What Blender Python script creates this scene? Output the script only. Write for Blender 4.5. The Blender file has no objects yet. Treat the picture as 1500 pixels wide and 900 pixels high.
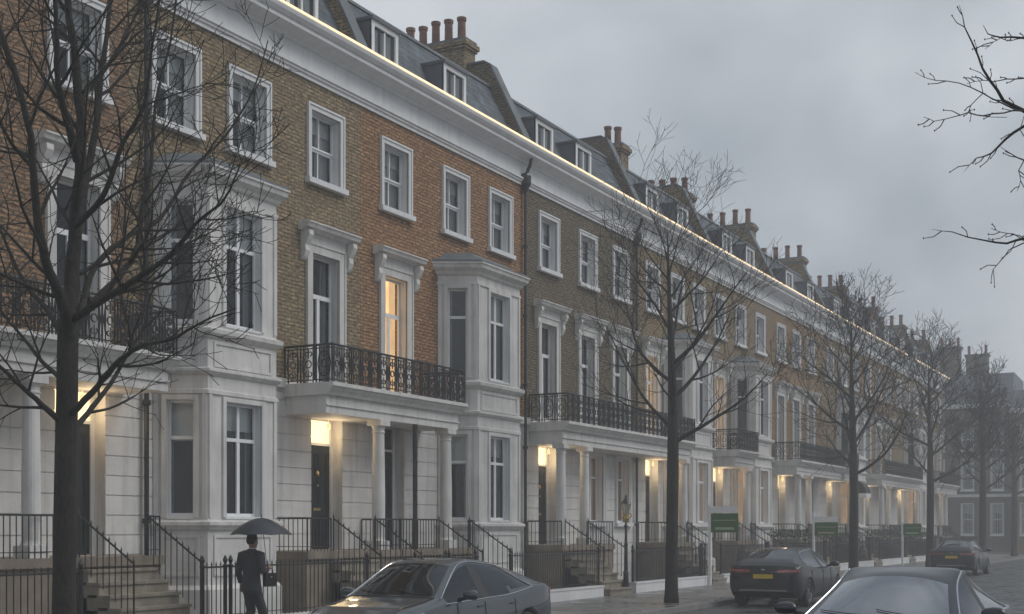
import bpy, bmesh, math, random
from mathutils import Vector, Matrix, noise
S = bpy.context.scene
COL = S.collection
R = math.radians
# ---------------------------------------------------------------- camera
TH = R(28.46)
FPX = 1900.0
EYE = 1.9
cam_d = bpy.data.cameras.new('camera')
cam = bpy.data.objects.new('camera', cam_d)
COL.objects.link(cam)
cam.location = (0, 0, EYE)
cam.rotation_euler = (R(90), 0, TH)
cam_d.sensor_width = 36
cam_d.lens = FPX / 1500 * 36
cam_d.shift_y = 325 / 1500
cam_d.clip_start = 0.1
cam_d.clip_end = 3000
S.camera = cam
# ---------------------------------------------------------------- exposure
S.view_settings.view_transform = 'Standard'
S.view_settings.look = 'None'
S.view_settings.exposure = 0.18
S.view_settings.gamma = 1
S.view_settings.use_curve_mapping = False
S.render.engine = 'CYCLES'
S.cycles.max_bounces = 6
S.cycles.diffuse_bounces = 3
S.cycles.glossy_bounces = 3
S.cycles.transparent_max_bounces = 8
S.cycles.volume_bounces = 1
S.cycles.use_denoising = True
S.cycles.use_adaptive_sampling = True
S.cycles.adaptive_threshold = 0.02
S.cycles.sample_clamp_indirect = 4
# ---------------------------------------------------------------- world: overcast dusk
SUN_EL, SUN_ROT = 48, 60      # degrees; the sun is behind the camera, over the far side of the street
W = bpy.data.worlds.new('World')
S.world = W
W.use_nodes = True
nt = W.node_tree
nt.nodes.clear()
def N(t, typ, **kw):
    n = t.nodes.new(typ)
    for k, v in kw.items():
        if k.startswith('_'): setattr(n, k[1:], v)
        else: n.inputs[k].default_value = v
    return n
out = N(nt, 'ShaderNodeOutputWorld')
sky = N(nt, 'ShaderNodeTexSky', _sky_type='NISHITA', _sun_disc=False, _sun_elevation=R(SUN_EL), _sun_rotation=R(SUN_ROT))
b1 = N(nt, 'ShaderNodeBackground', Strength=0.06)
nt.links.new(sky.outputs[0], b1.inputs[0])
tc = N(nt, 'ShaderNodeTexCoord')
mp = N(nt, 'ShaderNodeMapping')
mp.inputs['Scale'].default_value = (0.8, 0.8, 1.35)
mp.inputs['Location'].default_value = (0.35, 0.1, 0.12)
nt.links.new(tc.outputs['Generated'], mp.inputs[0])
nz = N(nt, 'ShaderNodeTexNoise', Scale=2.3, Detail=5.0, Roughness=0.48, Distortion=0.25)
nt.links.new(mp.outputs[0], nz.inputs['Vector'])
rp = N(nt, 'ShaderNodeValToRGB')
e = rp.color_ramp.elements
e[0].position = 0.42; e[0].color = (0.265, 0.305, 0.355, 1)
e[1].position = 0.585; e[1].color = (0.60, 0.64, 0.675, 1)
nt.links.new(nz.outputs['Fac'], rp.inputs[0])
b2 = N(nt, 'ShaderNodeBackground', Strength=1.0)
nt.links.new(rp.outputs[0], b2.inputs[0])
ms = N(nt, 'ShaderNodeMixShader', Fac=0.92)
nt.links.new(b1.outputs[0], ms.inputs[1]); nt.links.new(b2.outputs[0], ms.inputs[2])
nt.links.new(ms.outputs[0], out.inputs[0])
sun_d = bpy.data.lights.new('sun', 'SUN')
sun_d.energy = 1.35
sun_d.angle = R(35)
sun_d.color = (1.0, 0.975, 0.945)
sun = bpy.data.objects.new('sun', sun_d)
COL.objects.link(sun)
# sky rotation is clockwise from +Y: the sun stands at azimuth SUN_ROT
sd = Vector((math.sin(R(SUN_ROT)) * math.cos(R(SUN_EL)), math.cos(R(SUN_ROT)) * math.cos(R(SUN_EL)), math.sin(R(SUN_EL))))
sun.rotation_euler = sd.to_track_quat('Z', 'Y').to_euler()

# ---------------------------------------------------------------- materials
def new_mat(name):
    m = bpy.data.materials.new(name)
    m.use_nodes = True
    t = m.node_tree
    bs = t.nodes['Principled BSDF']
    return m, t, bs
def objco(t, scale=(1, 1, 1)):
    tc = N(t, 'ShaderNodeTexCoord')
    mp = N(t, 'ShaderNodeMapping')
    mp.inputs['Scale'].default_value = scale
    t.links.new(tc.outputs['Object'], mp.inputs[0])
    return mp.outputs[0]
def mixc(t, fac, a, b, mode='MIX'):
    m = t.nodes.new('ShaderNodeMix'); m.data_type = 'RGBA'; m.blend_type = mode
    def put(sock, v):
        if isinstance(v, (tuple, list)): sock.default_value = (*v[:3], 1)
        elif isinstance(v, (int, float)): sock.default_value = v
        else: t.links.new(v, sock)
    put(m.inputs[0], fac); put(m.inputs[6], a); put(m.inputs[7], b)
    return m.outputs[2]
def ramp(t, src, p0, p1, c0=(0, 0, 0), c1=(1, 1, 1)):
    r = N(t, 'ShaderNodeValToRGB')
    r.color_ramp.elements[0].position = p0; r.color_ramp.elements[0].color = (*c0, 1)
    r.color_ramp.elements[1].position = p1; r.color_ramp.elements[1].color = (*c1, 1)
    t.links.new(src, r.inputs[0])
    return r.outputs[0]
def bump(t, bs, h, strength, dist=0.01):
    b = N(t, 'ShaderNodeBump', Strength=strength, Distance=dist)
    t.links.new(h, b.inputs['Height'])
    t.links.new(b.outputs[0], bs.inputs['Normal'])
def plain(name, c, rough=0.6, var=0.12, scale=3.0, metal=0.0, bmp=0.15, stain=0.0, bd=0.01, spec=None, coat=0):
    """solid colour with soft blotches, fine grain and optional vertical weather streaks"""
    m, t, bs = new_mat(name)
    v = objco(t)
    n1 = N(t, 'ShaderNodeTexNoise', Scale=scale, Detail=6.0, Roughness=0.6)
    t.links.new(v, n1.inputs['Vector'])
    f = ramp(t, n1.outputs['Fac'], 0.3, 0.72)
    lo = tuple(x * (1 - var) for x in c); hi = tuple(min(1, x * (1 + var * 0.6)) for x in c)
    colr = mixc(t, f, lo, hi)
    if stain:
        v2 = objco(t, (2.2, 2.2, 0.16))
        n2 = N(t, 'ShaderNodeTexNoise', Scale=2.5, Detail=5.0, Roughness=0.65)
        t.links.new(v2, n2.inputs['Vector'])
        f2 = ramp(t, n2.outputs['Fac'], 0.48, 0.78, (0, 0, 0), (stain, stain, stain))
        colr = mixc(t, f2, colr, tuple(x * k for x, k in zip(c, (0.42, 0.42, 0.40))))
    t.links.new(colr, bs.inputs['Base Color'])
    bs.inputs['Roughness'].default_value = rough
    bs.inputs['Metallic'].default_value = metal
    if spec is not None: bs.inputs['Specular IOR Level'].default_value = spec
    if coat: bs.inputs['Coat Weight'].default_value = coat; bs.inputs['Coat Roughness'].default_value = 0.02; bs.inputs['Coat IOR'].default_value = 1.75
    if bmp:
        n3 = N(t, 'ShaderNodeTexNoise', Scale=scale * 14, Detail=4.0)
        t.links.new(v, n3.inputs['Vector'])
        bump(t, bs, n3.outputs['Fac'], bmp, bd)
    return m
def brick(name, c1, c2, mortar, dirt=0.35):
    m, t, bs = new_mat(name)
    tc = N(t, 'ShaderNodeTexCoord')
    sp = N(t, 'ShaderNodeSeparateXYZ'); t.links.new(tc.outputs['Object'], sp.inputs[0])
    ad = N(t, 'ShaderNodeMath', _operation='ADD'); t.links.new(sp.outputs[0], ad.inputs[0]); t.links.new(sp.outputs[1], ad.inputs[1])
    cb = N(t, 'ShaderNodeCombineXYZ'); t.links.new(ad.outputs[0], cb.inputs[0]); t.links.new(sp.outputs[2], cb.inputs[1])
    wob = N(t, 'ShaderNodeTexNoise', Scale=9.0, Detail=2.0); t.links.new(tc.outputs['Object'], wob.inputs['Vector'])
    wv = N(t, 'ShaderNodeVectorMath', _operation='SCALE'); t.links.new(wob.outputs['Color'], wv.inputs[0]); wv.inputs['Scale'].default_value = 0.02
    wa = N(t, 'ShaderNodeVectorMath', _operation='ADD'); t.links.new(cb.outputs[0], wa.inputs[0]); t.links.new(wv.outputs[0], wa.inputs[1])
    br = N(t, 'ShaderNodeTexBrick', Scale=1.0)
    br.inputs['Brick Width'].default_value = 0.235
    br.inputs['Row Height'].default_value = 0.082
    br.inputs['Mortar Size'].default_value = 0.017
    br.inputs['Mortar Smooth'].default_value = 0.3
    br.inputs['Bias'].default_value = 0.0
    br.inputs['Color1'].default_value = (*c1, 1); br.inputs['Color2'].default_value = (*c2, 1); br.inputs['Mortar'].default_value = (*[x * 0.5 for x in mortar], 1)  # mortar darkened: the shadow in the joints is put into its colour
    t.links.new(wa.outputs[0], br.inputs['Vector'])
    n1 = N(t, 'ShaderNodeTexNoise', Scale=0.9, Detail=7.0, Roughness=0.7); t.links.new(tc.outputs['Object'], n1.inputs['Vector'])
    f1 = ramp(t, n1.outputs['Fac'], 0.35, 0.7, (0, 0, 0), (dirt, dirt, dirt))
    c = mixc(t, f1, br.outputs['Color'], tuple(x * 0.45 for x in c1))
    st_ = N(t, 'ShaderNodeMapping'); st_.inputs['Scale'].default_value = (1, 3.0, 1); t.links.new(cb.outputs[0], st_.inputs[0])
    n2 = N(t, 'ShaderNodeTexNoise', Scale=7.0, Detail=3.0, Roughness=0.65); t.links.new(st_.outputs[0], n2.inputs['Vector'])
    f2 = ramp(t, n2.outputs['Fac'], 0.36, 0.66, (0.45, 0.45, 0.45), (1.42, 1.38, 1.32))
    c = mixc(t, 1.0, c, f2, 'MULTIPLY')
    t.links.new(c, bs.inputs['Base Color'])
    bs.inputs['Roughness'].default_value = 0.9
    bs.inputs['Specular IOR Level'].default_value = 0.25
    h = N(t, 'ShaderNodeMath', _operation='MULTIPLY_ADD'); t.links.new(br.outputs['Fac'], h.inputs[0]); h.inputs[1].default_value = -0.7
    t.links.new(n2.outputs['Fac'], h.inputs[2])
    bump(t, bs, h.outputs[0], 0.9, 0.02)
    return m
def emis(name, c, s, var=0.0):
    m, t, bs = new_mat(name)
    bs.inputs['Base Color'].default_value = (*[x * 0.6 for x in c], 1)
    bs.inputs['Emission Color'].default_value = (*c, 1)
    bs.inputs['Emission Strength'].default_value = s
    if var:
        v = objco(t, (1.0, 1.0, 0.7))
        n = N(t, 'ShaderNodeTexNoise', Scale=2.6, Detail=2.0); t.links.new(v, n.inputs['Vector'])
        f = ramp(t, n.outputs['Fac'], 0.3, 0.7, tuple(x * (1 - var) for x in c), c)
        t.links.new(f, bs.inputs['Emission Color'])
    return m
def glass(name, tint=(0.75, 0.8, 0.82), base=0.05, ior=1.5):
    m, t, bs = new_mat(name)
    t.nodes.remove(bs)
    o = t.nodes['Material Output']
    tr = N(t, 'ShaderNodeBsdfTransparent'); tr.inputs[0].default_value = (*tint, 1)
    gl = N(t, 'ShaderNodeBsdfGlossy', Roughness=0.03); gl.inputs[0].default_value = (0.95, 0.97, 1, 1)
    v = objco(t); n = N(t, 'ShaderNodeTexNoise', Scale=1.6, Detail=1.0); t.links.new(v, n.inputs['Vector'])
    b = N(t, 'ShaderNodeBump', Strength=0.12, Distance=0.02); t.links.new(n.outputs['Fac'], b.inputs['Height']); t.links.new(b.outputs[0], gl.inputs['Normal'])
    fr = N(t, 'ShaderNodeFresnel', IOR=ior)
    ad = N(t, 'ShaderNodeMath', _operation='ADD'); t.links.new(fr.outputs[0], ad.inputs[0]); ad.inputs[1].default_value = base
    ad.use_clamp = True
    mx = N(t, 'ShaderNodeMixShader'); t.links.new(ad.outputs[0], mx.inputs[0]); t.links.new(tr.outputs[0], mx.inputs[1]); t.links.new(gl.outputs[0], mx.inputs[2])
    t.links.new(mx.outputs[0], o.inputs[0])
    return m
def slate(name):
    m, t, bs = new_mat(name)
    tc = N(t, 'ShaderNodeTexCoord')
    sp = N(t, 'ShaderNodeSeparateXYZ'); t.links.new(tc.outputs['Object'], sp.inputs[0])
    cb = N(t, 'ShaderNodeCombineXYZ'); t.links.new(sp.outputs[1], cb.inputs[0]); t.links.new(sp.outputs[2], cb.inputs[1])
    br = N(t, 'ShaderNodeTexBrick', Scale=1.0)
    br.inputs['Brick Width'].default_value = 0.3; br.inputs['Row Height'].default_value = 0.2
    br.inputs['Mortar Size'].default_value = 0.012; br.inputs['Mortar Smooth'].default_value = 0.2
    br.inputs['Color1'].default_value = (0.09, 0.108, 0.125, 1); br.inputs['Color2'].default_value = (0.14, 0.165, 0.19, 1); br.inputs['Mortar'].default_value = (0.05, 0.055, 0.065, 1)
    t.links.new(cb.outputs[0], br.inputs['Vector'])
    n1 = N(t, 'ShaderNodeTexNoise', Scale=2.0, Detail=6.0); t.links.new(tc.outputs['Object'], n1.inputs['Vector'])
    f = ramp(t, n1.outputs['Fac'], 0.3, 0.7, (0.7, 0.7, 0.68), (1.2, 1.2, 1.2))
    t.links.new(mixc(t, 1.0, br.outputs['Color'], f, 'MULTIPLY'), bs.inputs['Base Color'])
    bs.inputs['Roughness'].default_value = 0.75
    bs.inputs['Specular IOR Level'].default_value = 0.25
    bump(t, bs, br.outputs['Fac'], -0.6, 0.02)
    return m
def bark(name, c=(0.06, 0.052, 0.042)):
    m, t, bs = new_mat(name)
    v = objco(t, (1, 1, 0.35))
    n1 = N(t, 'ShaderNodeTexNoise', Scale=22.0, Detail=6.0, Roughness=0.7); t.links.new(v, n1.inputs['Vector'])
    n2 = N(t, 'ShaderNodeTexNoise', Scale=2.2, Detail=3.0); t.links.new(v, n2.inputs['Vector'])
    a = ramp(t, n1.outputs['Fac'], 0.35, 0.7, tuple(x * 0.45 for x in c), tuple(x * 1.5 for x in c))
    a = mixc(t, ramp(t, n2.outputs['Fac'], 0.5, 0.75, (0, 0, 0), (0.5, 0.5, 0.5)), a, (0.05, 0.062, 0.03))
    t.links.new(a, bs.inputs['Base Color'])
    bs.inputs['Roughness'].default_value = 0.85
    bump(t, bs, n1.outputs['Fac'], 1.0, 0.03)
    return m
def paving(name, c, bw, rh, wet=0.45):
    m, t, bs = new_mat(name)
    v = objco(t)
    br = N(t, 'ShaderNodeTexBrick', Scale=1.0)
    br.inputs['Brick Width'].default_value = bw; br.inputs['Row Height'].default_value = rh
    br.inputs['Mortar Size'].default_value = 0.012; br.inputs['Mortar Smooth'].default_value = 0.2
    br.inputs['Color1'].default_value = (*[x * 0.85 for x in c], 1); br.inputs['Color2'].default_value = (*[x * 1.15 for x in c], 1); br.inputs['Mortar'].default_value = (*[x * 0.35 for x in c], 1)
    t.links.new(v, br.inputs['Vector'])
    n1 = N(t, 'ShaderNodeTexNoise', Scale=0.8, Detail=6.0, Roughness=0.65); t.links.new(v, n1.inputs['Vector'])
    f = ramp(t, n1.outputs['Fac'], 0.35, 0.68, (0.6, 0.6, 0.6), (1.1, 1.1, 1.1))
    t.links.new(mixc(t, 1.0, br.outputs['Color'], f, 'MULTIPLY'), bs.inputs['Base Color'])
    t.links.new(ramp(t, n1.outputs['Fac'], 0.4, 0.62, (wet * 0.5,) * 3, (wet + 0.3,) * 3), bs.inputs['Roughness'])
    bump(t, bs, br.outputs['Fac'], -0.5, 0.01)
    return m
M = {}
M['stucco'] = plain('stucco_paint', (0.66, 0.643, 0.62), 0.65, 0.16, 1.4, stain=0.55, bmp=0.25)
M['trim'] = plain('white_trim_paint', (0.72, 0.72, 0.72), 0.5, 0.08, 2.0, stain=0.3, bmp=0.12)
M['sash'] = plain('white_gloss_paint', (0.78, 0.79, 0.8), 0.35, 0.05, 4.0, bmp=0.05)
M['stone'] = plain('weathered_stone', (0.24, 0.20, 0.155), 0.85, 0.3, 2.6, stain=0.5, bmp=0.5)
M['step'] = plain('worn_step_stone', (0.27, 0.24, 0.19), 0.7, 0.35, 3.5, stain=0.3, bmp=0.4)
M['coping'] = plain('lead_coping', (0.13, 0.145, 0.155), 0.7, 0.3, 2.0, bmp=0.3)
M['lead'] = plain('dark_lead', (0.10, 0.11, 0.13), 0.5, 0.2, 2.0, bmp=0.3)
M['iron'] = plain('black_iron_paint', (0.014, 0.015, 0.017), 0.38, 0.3, 6.0, bmp=0.1)
M['door'] = plain('dark_green_door_paint', (0.012, 0.016, 0.016), 0.25, 0.2, 2.0, bmp=0.03)
M['reddoor'] = plain('maroon_door_paint', (0.07, 0.02, 0.015), 0.3, 0.2, 2.0, bmp=0.03)
M['brass'] = plain('brass', (0.5, 0.36, 0.14), 0.3, 0.15, 5.0, metal=0.9, bmp=0)
M['pot'] = plain('terracotta', (0.21, 0.105, 0.066), 0.85, 0.35, 5.0, stain=0.5, bmp=0.3)
M['slate'] = slate('roof_slates')
M['bark'] = bark('wet_bark', (0.028, 0.023, 0.018))
M['twig'] = plain('dark_twig_bark', (0.022, 0.019, 0.017), 0.85, 0.3, 8.0, bmp=0)
M['brickL'] = brick('brown_orange_brick', (0.397, 0.242, 0.140), (0.281, 0.177, 0.112), (0.268, 0.232, 0.183))
M['brickA'] = brick('yellow_grey_stock_brick', (0.408, 0.309, 0.180), (0.264, 0.204, 0.132), (0.336, 0.288, 0.216))
M['brickB'] = brick('orange_brick', (0.477, 0.265, 0.140), (0.327, 0.175, 0.097), (0.336, 0.258, 0.168), 0.22)
M['brickC'] = brick('dark_brown_brick', (0.231, 0.190, 0.125), (0.163, 0.138, 0.100), (0.200, 0.175, 0.144))
M['brickD'] = brick('ochre_brick', (0.388, 0.285, 0.147), (0.288, 0.218, 0.122), (0.275, 0.237, 0.188))
M['brickE'] = brick('warm_orange_brown_brick', (0.425, 0.267, 0.130), (0.310, 0.205, 0.105), (0.276, 0.230, 0.172))
M['brickF'] = brick('grey_brown_brick', (0.204, 0.180, 0.150), (0.156, 0.138, 0.120), (0.156, 0.144, 0.132))
M['pane'] = glass('window_glass', (0.85, 0.88, 0.88), 0.015, 1.45)
M['curtain'] = plain('pale_curtain', (0.75, 0.75, 0.74), 0.9, 0.15, 3.0, bmp=0.1)
M['warmcurtain'] = emis('glowing_curtain', (1.0, 0.72, 0.40), 0.55, 0.35)  # cloth emits by itself, standing in for lamplight behind it
M['dark'] = plain('unlit_room', (0.06, 0.053, 0.036), 0.9, 0.4, 1.2, bmp=0)
M['warmroom'] = emis('glowing_room', (1.0, 0.72, 0.38), 1.0, 0.55)  # room faces emit in place of a lamp inside
M['dimroom'] = emis('dim_glowing_room', (0.82, 0.58, 0.36), 0.30, 0.55)  # weaker glow from the room faces themselves, no lamp inside
M['transom'] = emis('lit_transom', (1.0, 0.80, 0.46), 1.35, 0.25)
M['lantern'] = emis('lantern_glow', (1.0, 0.72, 0.38), 0.9)
M['led'] = emis('warm_strip_light', (1.0, 0.76, 0.46), 1.05)
M['road'] = paving('wet_setts', (0.075, 0.077, 0.08), 0.24, 0.12, 0.4)
M['pave'] = paving('wet_york_slabs', (0.20, 0.195, 0.19), 0.9, 0.6, 0.35)
M['kerb'] = plain('granite_kerb', (0.22, 0.215, 0.21), 0.6, 0.3, 4.0, bmp=0.3)
M['earth'] = plain('bare_earth', (0.05, 0.042, 0.03), 0.95, 0.4, 5.0, bmp=0.8, bd=0.03)
M['paint'] = plain('dark_grey_car_paint', (0.045, 0.053, 0.062), 0.3, 0.1, 0.8, metal=0.0, bmp=0, coat=1.0, spec=.15)
M['paintblack'] = plain('black_car_paint', (0.009, 0.009, 0.010), 0.35, 0.1, 0.8, metal=0.0, bmp=0, coat=0.4, spec=.3)
M['paintblue'] = plain('midnight_blue_car_paint', (0.006, 0.009, 0.018), 0.3, 0.1, 0.8, metal=0.1, bmp=0, coat=0.5, spec=.3)
M['carglass'] = glass('car_glass', (0.16, 0.18, 0.18), 0.04)
M['wetscreen'] = glass('misted_windscreen', (0.30, 0.32, 0.33), 0.36)
M['cabin'] = plain('dark_upholstery', (0.03, 0.03, 0.032), 0.8, 0.2, 5.0, bmp=0.2)
M['rubber'] = plain('tyre_rubber', (0.018, 0.018, 0.019), 0.8, 0.2, 8.0, bmp=0.2)
M['plastic'] = plain('black_plastic', (0.015, 0.015, 0.016), 0.45, 0.2, 8.0, bmp=0.1)
M['alloy'] = plain('alloy', (0.28, 0.29, 0.30), 0.35, 0.1, 5.0, metal=0.9, bmp=0)
M['chrome'] = plain('satin_chrome', (0.62, 0.64, 0.66), 0.2, 0.05, 5.0, metal=1.0, bmp=0)
M['taillight'] = plain('red_lens', (0.34, 0.015, 0.015), 0.2, 0.2, 5.0, bmp=0, coat=1.0)
M['headlight'] = plain('clear_lens', (0.45, 0.47, 0.5), 0.12, 0.3, 20.0, metal=0.5, bmp=0, coat=1.0)
M['yellowplate'] = plain('yellow_plate', (0.62, 0.42, 0.03), 0.4, 0.05, 5.0, bmp=0)
M['suit'] = plain('charcoal_suit', (0.036, 0.039, 0.046), 0.85, 0.25, 12.0, bmp=0.3)
M['skin'] = plain('skin', (0.38, 0.22, 0.15), 0.55, 0.08, 8.0, bmp=0.05)
M['hair'] = plain('dark_hair', (0.02, 0.016, 0.013), 0.6, 0.3, 30.0, bmp=0.5)
M['shirt'] = plain('white_shirt', (0.6, 0.6, 0.62), 0.8, 0.05, 5.0, bmp=0)
M['umbrella'] = plain('wet_umbrella_nylon', (0.03, 0.036, 0.045), 0.35, 0.2, 4.0, bmp=0.15)
M['leather'] = plain('black_leather', (0.018, 0.015, 0.014), 0.4, 0.3, 9.0, bmp=0.3)
M['green'] = plain('green_board', (0.035, 0.12, 0.025), 0.5, 0.12, 2.0, bmp=0)
M['palegreen'] = plain('pale_green_print', (0.33, 0.42, 0.27), 0.5, 0.1, 2.0, bmp=0)
M['buff'] = plain('buff_print', (0.42, 0.38, 0.26), 0.5, 0.1, 2.0, bmp=0)
M['leaf'] = plain('dark_hedge_leaf', (0.035, 0.048, 0.03), 0.6, 0.5, 6.0, bmp=0)
M['letter'] = plain('plate_black', (0.01, 0.01, 0.01), 0.5, 0.0, 5.0, bmp=0)
# ---------------------------------------------------------------- mesh helpers
class MB:
    def __init__(s): s.v = []; s.f = []; s.m = []; s.mi = 0
    def quad(s, a, b, c, d, mi=None):
        i = len(s.v); s.v += [a, b, c, d]; s.f.append((i, i + 1, i + 2, i + 3)); s.m.append(s.mi if mi is None else mi)
    def poly(s, pts, mi=None):
        i = len(s.v); s.v += list(pts); s.f.append(tuple(range(i, i + len(pts)))); s.m.append(s.mi if mi is None else mi)
    def box(s, x0, x1, y0, y1, z0, z1, mi=None):
        if x1 < x0: x0, x1 = x1, x0
        if y1 < y0: y0, y1 = y1, y0
        if z1 < z0: z0, z1 = z1, z0
        i = len(s.v)
        s.v += [(x, y, z) for z in (z0, z1) for y in (y0, y1) for x in (x0, x1)]
        for f in ((0, 2, 3, 1), (4, 5, 7, 6), (0, 1, 5, 4), (2, 6, 7, 3), (0, 4, 6, 2), (1, 3, 7, 5)):
            s.f.append(tuple(i + k for k in f)); s.m.append(s.mi if mi is None else mi)
    def obox(s, c, ax, ay, az, mi=None):
        """box from a centre and three half-axis vectors"""
        i = len(s.v); c = Vector(c); ax = Vector(ax); ay = Vector(ay); az = Vector(az)
        s.v += [tuple(c + ax * x + ay * y + az * z) for z in (-1, 1) for y in (-1, 1) for x in (-1, 1)]
        for f in ((0, 2, 3, 1), (4, 5, 7, 6), (0, 1, 5, 4), (2, 6, 7, 3), (0, 4, 6, 2), (1, 3, 7, 5)):
            s.f.append(tuple(i + k for k in f)); s.m.append(s.mi if mi is None else mi)
    def extrude_t(s, prof, y0, y1, mi=None, caps=True):
        """closed profile of (x, z) points swept along y"""
        n = len(prof); i = len(s.v)
        s.v += [(p[0], y0, p[1]) for p in prof] + [(p[0], y1, p[1]) for p in prof]
        for k in range(n):
            q = (k + 1) % n
            s.f.append((i + k, i + q, i + n + q, i + n + k)); s.m.append(s.mi if mi is None else mi)
        if caps:
            s.f.append(tuple(i + k for k in range(n - 1, -1, -1))); s.m.append(s.mi if mi is None else mi)
            s.f.append(tuple(i + n + k for k in range(n))); s.m.append(s.mi if mi is None else mi)
    def tube(s, pts, rad, sides=5, mi=None, cap=True):
        pts = [Vector(p) for p in pts]
        if not isinstance(rad, (list, tuple)): rad = [rad] * len(pts)
        i = len(s.v); up = None
        for k, p in enumerate(pts):
            d = (pts[min(k + 1, len(pts) - 1)] - pts[max(k - 1, 0)])
            if d.length < 1e-9: d = Vector((0, 0, 1))
            d.normalize()
            if up is None:
                up = d.orthogonal().normalized()
            else:
                up = (up - d * up.dot(d))
                up = up.normalized() if up.length > 1e-6 else d.orthogonal().normalized()
            w = d.cross(up)
            for j in range(sides):
                a = 2 * math.pi * j / sides
                s.v.append(tuple(p + (up * math.cos(a) + w * math.sin(a)) * rad[k]))
        for k in range(len(pts) - 1):
            for j in range(sides):
                q = (j + 1) % sides
                s.f.append((i + k * sides + j, i + k * sides + q, i + (k + 1) * sides + q, i + (k + 1) * sides + j)); s.m.append(s.mi if mi is None else mi)
        if cap:
            s.f.append(tuple(i + j for j in range(sides - 1, -1, -1))); s.m.append(s.mi if mi is None else mi)
            b = i + (len(pts) - 1) * sides
            s.f.append(tuple(b + j for j in range(sides))); s.m.append(s.mi if mi is None else mi)
    def lathe(s, c, prof, sides=12, mi=None):
        """profile of (radius, z) revolved about the vertical through c"""
        i = len(s.v)
        for r, z in prof:
            for j in range(sides):
                a = 2 * math.pi * j / sides
                s.v.append((c[0] + r * math.cos(a), c[1] + r * math.sin(a), c[2] + z))
        for k in range(len(prof) - 1):
            for j in range(sides):
                q = (j + 1) % sides
                s.f.append((i + k * sides + j, i + k * sides + q, i + (k + 1) * sides + q, i + (k + 1) * sides + j)); s.m.append(s.mi if mi is None else mi)
        s.f.append(tuple(i + j for j in range(sides - 1, -1, -1))); s.m.append(s.mi if mi is None else mi)
        b = i + (len(prof) - 1) * sides
        s.f.append(tuple(b + j for j in range(sides))); s.m.append(s.mi if mi is None else mi)
    def mesh(s, name, mats, smooth=False):
        me = bpy.data.meshes.new(name)
        me.from_pydata([tuple(v) for v in s.v], [], s.f)
        for m in (mats if isinstance(mats, (list, tuple)) else [mats]): me.materials.append(m)
        me.polygons.foreach_set('material_index', s.m)
        if smooth: me.polygons.foreach_set('use_smooth', [True] * len(s.f))
        me.update()
        return me
    def build(s, name, mats, parent=None, smooth=False, loc=(0, 0, 0), rot=0.0):
        return link(name, s.mesh(name, mats, smooth), parent, loc, rot)
def link(name, me, parent=None, loc=(0, 0, 0), rot=0.0):
    o = bpy.data.objects.new(name, me); COL.objects.link(o)
    o.parent = parent; o.location = loc; o.rotation_euler = (0, 0, rot)
    return o
def thing(name, label, cat, loc=(0, 0, 0), rot=0.0, group=None):
    o = link(name, None, None, loc, rot)
    o['label'] = label; o['category'] = cat
    if group: o['group'] = group
    return o
def structure(o): o['kind'] = 'structure'; return o
F = Vector((-math.sin(TH), math.cos(TH), 0)); RT = Vector((math.cos(TH), math.sin(TH), 0))
def at(px, py, Z):
    return F * Z + RT * ((px - 750) / FPX * Z) + Vector((0, 0, EYE + (775 - py) / FPX * Z))

XW = -17.6    # the plane of the house fronts
# ---------------------------------------------------------------- wall with openings
def wall_cells(t0, t1, z0, z1, ops):
    ts = sorted({t0, t1, *[min(max(o[0], t0), t1) for o in ops], *[min(max(o[1], t0), t1) for o in ops]})
    out = []
    for a, b in zip(ts, ts[1:]):
        if b - a < 1e-5: continue
        c = (a + b) / 2
        hs = sorted([(max(o[2], z0), min(o[3], z1)) for o in ops if o[0] < c < o[1] and o[3] > z0 and o[2] < z1])
        z = z0
        for h0, h1 in hs:
            if h0 > z + 1e-5: out.append((a, b, z, h0))
            z = max(z, h1)
        if z1 > z + 1e-5: out.append((a, b, z, z1))
    return out
def flat_wall(mb, t0, t1, z0, z1, ops, n0=-0.35, n1=0.0, mi=0):
    for a, b, c, d in wall_cells(t0, t1, z0, z1, ops): mb.box(n0, n1, a, b, c, d, mi)
def coursed_wall(mb, t0, t1, z0, z1, ops, n1=0.0, ch=0.36, g=0.022, dep=0.022):
    flat_wall(mb, t0, t1, z0, z1, ops, -0.35, n1 - dep)
    z = z0
    while z < z1 - 0.05:
        zt = min(z + ch, z1)
        for a, b, c, d in wall_cells(t0, t1, z, zt - g, ops): mb.box(n1 - dep - 0.002, n1, a, b, c, d)
        z = zt
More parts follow.
